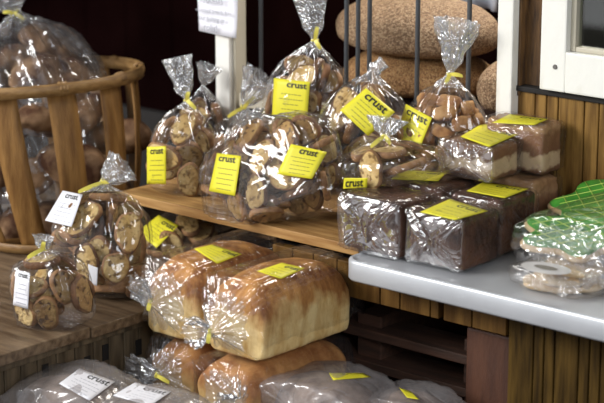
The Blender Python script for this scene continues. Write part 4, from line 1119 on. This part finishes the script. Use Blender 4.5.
# ================================================================== COOKIES
def leaf_cookie(name, label, loc, rot, L=.10, W=.085, seed=0):
    """big leaf-shaped shortbread, iced green with piped veins"""
    rng = np.random.default_rng(seed)
    n = 72; th = np.linspace(0, 2 * math.pi, n, endpoint=False)
    pts = []
    for t in th:
        r = 1 - .24 * abs(math.sin(3 * t + seed)) ** 2 + .03 * math.sin(9 * t + seed)
        pts.append((L * r * math.cos(t), W * r * math.sin(t)))
    pts = np.array(pts)
    root_V = []; F = []
    prof = [(.0, 0), (.96, 0), (1.0, .003), (1.0, .007), (.96, .010), (.0, .010)]
    def solid(prof, nm, m, parent=None):
        V = []; F = []
        for f, z in prof:
            for p in pts: V.append((p[0] * max(f, .001), p[1] * max(f, .001), z + rng.normal() * .0002))
        for q in range(len(prof) - 1):
            for j in range(n): F.append((q * n + j, q * n + (j + 1) % n, (q + 1) * n + (j + 1) % n, (q + 1) * n + j))
        return link(nm, mesh(nm, V, F), m, parent)
    o = solid(prof, name, M['cookie'])
    solid([(.94, .0095), (.945, .0125), (.90, .0138), (.5, .0142), (.0, .0142)], 'icing', M['green_icing'], o)
    bm = bmesh.new()
    def line(a, b):
        tm = tube_mesh('v', [(a[0], a[1], .0146), ((a[0] + b[0]) / 2, (a[1] + b[1]) / 2, .0150), (b[0], b[1], .0146)], .0008, 6); bm.from_mesh(tm); bpy.data.meshes.remove(tm)
    def clip(a, b):
        ok = []
        for t in np.linspace(0, 1, 60):
            p = np.array(a) * (1 - t) + np.array(b) * t
            k = int(round((math.atan2(p[1] / W, p[0] / L) % (2 * math.pi)) / (2 * math.pi) * n)) % n
            if np.linalg.norm(p / (L, W)) < np.linalg.norm(pts[k] / (L, W)) * .90: ok.append(p)
        return (ok[0], ok[-1]) if len(ok) > 3 else None
    for d in np.linspace(-.09, .09, 6):
        for s_ in (1, -1):
            cxy = clip((d - .14, s_ * -.10), (d + .14, s_ * .10))
            if cxy: line(*cxy)
    me = bpy.data.meshes.new('piping'); bm.to_mesh(me); bm.free(); me.shade_smooth()
    link('piping', me, M['piping'], o)
    o.location = Vector(loc); o.rotation_euler = rot
    return tag(o, label, 'cookie', 'green leaf cookies')
leaf_cookie('leaf_cookie', 'green iced leaf cookie with yellow piping, lower one reaching toward the dark loaves', at_y(584, 238, 2.46) + np.array([0, 0, 0]), (.20, -.05, .25), .105, .088, 1)
leaf_cookie('leaf_cookie', 'green iced leaf cookie with yellow piping, upper one leaning at the wainscot', at_y(605, 206, 2.57), (.35, -.1, -.2), .100, .082, 2)
g = loaf_bag('cookie_bag', 'loose clear bag with glints around the green leaf cookies', -1.655, -1.40, 2.372, 2.638, .7495, .862, None, None, M['film'], 51, n=2.6, crinkle=.0032, tail=.01, k0=50)
# stack of round cookies
cc = at_z(552, 290, .7485)
cs = [(0.0, 0.0, .062, .046), (.006, .004, .058, .044), (.012, .010, .054, .042)]
for k, (dx, dy, a_, b_) in enumerate(cs):
    V = []; F = []; n = 60; rng = np.random.default_rng(60 + k)
    ph = rng.uniform(0, 6, 3)
    pr2 = [(.001, 0), (.93, 0), (1, .003), (1.0, .007), (.93, .0105), (.5, .0115), (.001, .0115)]
    for f, z in pr2:
        for j in range(n):
            t = 2 * math.pi * j / n
            r = 1 + .03 * math.sin(3 * t + ph[0]) + .02 * math.sin(7 * t + ph[1]) + .01 * math.sin(13 * t + ph[2])
            V.append((a_ * r * f * math.cos(t), b_ * r * f * math.sin(t), z + rng.normal() * .0004))
    for q in range(len(pr2) - 1):
        for j in range(n): F.append((q * n + j, q * n + (j + 1) % n, (q + 1) * n + (j + 1) % n, (q + 1) * n + j))
    o = link('flat_cookie', mesh('flat_cookie', V, F), M['cookie'])
    o.location = (cc[0] + dx, cc[1] + .03 + dy, .7485 + k * .0125); o.rotation_euler = (0, 0, .5 + k)
    tag(o, ['flat pale cookie at the bottom of the small stack on the tray', 'flat pale cookie in the middle of the small stack on the tray', 'flat pale cookie under the oval sticker'][k], 'cookie', 'flat cookies stacked on the tray')
g = loaf_bag('cookie_wrap', 'thin clear wrap with white oval sticker over the flat cookie stack', cc[0] - .066, cc[0] + .085, cc[1] - .022, cc[1] + .085, .748, .7895, None, None, M['film_tight'], 61, n=2.6, crinkle=.0015, tail=.004)
V = []; F = []; n = 40
oc = np.array(at_z(546, 268, .7925))
for f, z in ((.001, 0), (.45, 0.0001), (.46, .0004), (1, .0002), (1.0, -.0004)):
    for j in range(n):
        t = 2 * math.pi * j / n; V.append((.040 * f * math.cos(t), .026 * f * math.sin(t), z))
for q in range(4):
    for j in range(n): F.append((q * n + j, q * n + (j + 1) % n, (q + 1) * n + (j + 1) % n, (q + 1) * n + j))
st = link('sticker', mesh('sticker', [np.array(v) + oc - g.org for v in V], F, False), mat('oval_sticker', (.55, .53, .52), .35), g.root)
V = [(.020 * math.cos(2 * math.pi * j / 24), .009 * math.sin(2 * math.pi * j / 24), .0008) for j in range(24)]
link('sticker_emblem', mesh('sticker_emblem', [np.array(v) + oc - g.org for v in V], [tuple(range(24))], False), mat('taupe_ink', (.16, .14, .11), .5), st)

# ================================================================== BIG WHITE LOAVES ON THE BENCH
def big(x0, x1, y0, y1, z0, z1, lab, blab, m, seed, neckpx, tippx, ny, quad=None, tb=None, rz=0.0, crown=.38, flare=.022):
    tin_loaf('tin_loaf', lab, x0 + .004, x1 - .004, y0 + .005, y1 - .004, z0 + .002, z1 - .004, m, seed, crown, rz, rough=.0028)
    nk = at_y(neckpx[0], neckpx[1], ny); tp = at_y(tippx[0], tippx[1], ny - .01)
    g = loaf_bag('loaf_bag', blab, x0, x1, y0, y1, z0, z1 + .004, nk, tp, M['film_tight'], seed, n=3.6, crinkle=.0013, kc=.2, kf=1.7, tail=.042, rz=rz, flare=flare, necka=.0075)
    if quad: add_label(g, quad, textbox=tb or (.35, .08, .92, .26), lines=4, flat=.2)
    return g
BT = .484
g = big(-2.216, -2.088, 2.150, 2.372, .601, .732, 'golden white tin loaf, the upper one farther from the tray', 'tight clear bag with yellow label around the upper loaf near the table', M['white_loaf'], 71, (151, 303), (138, 288), 2.125, [(212, 244.6), (242, 254), (217.4, 263.8), (194, 248.7)], (.50, .08, .98, .28), flare=.02)
add_tie(g, .0042, ((-.003, 0, -.006),))
g = big(-2.080, -1.950, 2.150, 2.368, .601, .729, 'golden white tin loaf with pale side, the upper one facing the front', 'tight clear bag with yellow label around the loaf with the pale side', M['white_loaf'], 72, (211, 331), (193, 333), 2.12, [(282, 262.7), (305, 268), (281, 279), (257, 271)], (.35, .08, .95, .28), flare=.022)
add_tie(g, .0042, ((-.003, 0, -.011),))
g = big(-2.206, -2.10, 2.15, 2.37, BT, .5985, 'brown tin loaf underneath the upper loaf near the table', 'shiny clear bag with flared tied end around the lower brown loaf', M['brown_loaf'], 73, (158, 375), (135, 370), 2.118, flare=.022)
add_tie(g, .006, ((.02, 0, -.004),))
g = big(-2.085, -1.955, 2.13, 2.37, BT, .5985, 'brown tin loaf underneath the front white loaf', 'clear bag around the lower loaf beneath the pale-sided loaf', M['brown_loaf'], 74, (240, 402), (225, 410), 2.10)

# ================================================================== SEEDED LOAVES IN MILKY BAGS AT THE FRONT
def front(cx, cy, z0, rx, ry, h, rz, lab, blab, seed, quads, color, tb=(.35, .06, .95, .26)):
    boule('seeded_bread', lab, (cx, cy, z0 + .002), rx * .93, ry * .93, h / 1.75, M['seed_grey'], seed, rot=(0, 0, rz), group=None)
    g = loaf_bag('milky_bag', blab, cx - rx, cx + rx, cy - ry, cy + ry, z0, z0 + h + .004, None, None, M['film_milky'], seed, n=2.3, crinkle=.0055, tail=.02, rz=rz, k0=38, gather=2)
    for q in quads: add_label(g, q, color, textbox=tb, lines=5 if color == 'white' else 0, flat=.4, word=True)
    return g
p1 = at_z(74, 385, .560); p2 = at_z(155, 397, .560)
front(p1[0], p1[1], BT, .100, .072, .090, .3, 'dark seeded loaf in the milky bag nearest the low table', 'milky plastic bag with white label nearest the low table', 81, [[(79.5, 368.5), (115, 381.6), (89.4, 400.6), (59, 383.6)]], 'white')
front(p2[0] + .03, p2[1] - .045, BT, .095, .068, .090, .3, 'dark seeded loaf in the milky bag before the brown tin loaves', 'milky plastic bag with white label in front of the lower tin loaves', 82, [[(135, 382.5), (171, 391.5), (150, 406), (113, 395.5)]], 'white')
p3 = at_z(326, 384, .560)
front(p3[0], p3[1], BT, .100, .070, .092, .15, 'dark seeded loaf in the largest milky bag beside the pallet', 'largest milky plastic bag, yellow label on top, beside the pallet', 83, [[(329, 373), (363, 373), (371, 377), (333, 380)]], 'yellow')
p4 = at_z(412, 402, .54)
front(p4[0], p4[1], BT, .075, .055, .072, .1, 'seeded loaf in the small milky bag with folded yellow label', 'small milky bag with folded yellow label by the pallet slats', 84, [[(399, 387.6), (411, 391.6), (419, 399.5), (407, 397.5)]], 'yellow')

# ================================================================== BREAD IN THE BASKET
g = upright_bag('bread_bag', 'large clear bag of rustic bread tied at the top standing in the basket', (-2.735, 2.455, .632), at_y(15, 13, 2.50), at_y(0, -14, 2.48), .140, .130, .5, M['film_heavy'], 91, .95, .30, crinkle=.004, foldk=1.7)
add_tie(g, .012, ((-.02, 0, .008), (.02, 0, -.006)))
rg = np.random.default_rng(9)
rolls = [(40, 70, 2.44), (75, 76, 2.50), (15, 60, 2.52), (95, 110, 2.49), (45, 120, 2.38), (10, 110, 2.38), (118, 135, 2.50), (75, 160, 2.40), (35, 175, 2.36), (5, 170, 2.34), (60, 215, 2.38), (20, 225, 2.33), (105, 190, 2.46), (45, 40, 2.52)]
for k, (px, py, y_) in enumerate(rolls):
    p = at_y(px, py, y_ + .03)
    boule('rustic_roll', 'rustic brown bread piece in the large bag inside the basket', p - np.array([0, 0, .03]), .060 + rg.uniform(-.008, .010), .045, .036, M['rustic'], 90 + k, rot=(rg.uniform(-.7, .7), rg.uniform(-.7, .7), rg.uniform(0, 6)), group='rustic bread in the basket', amp=.013)

# remove the unplaced first copies
for p in protos:
    for c_ in list(p.children): bpy.data.objects.remove(c_)
    bpy.data.objects.remove(p)
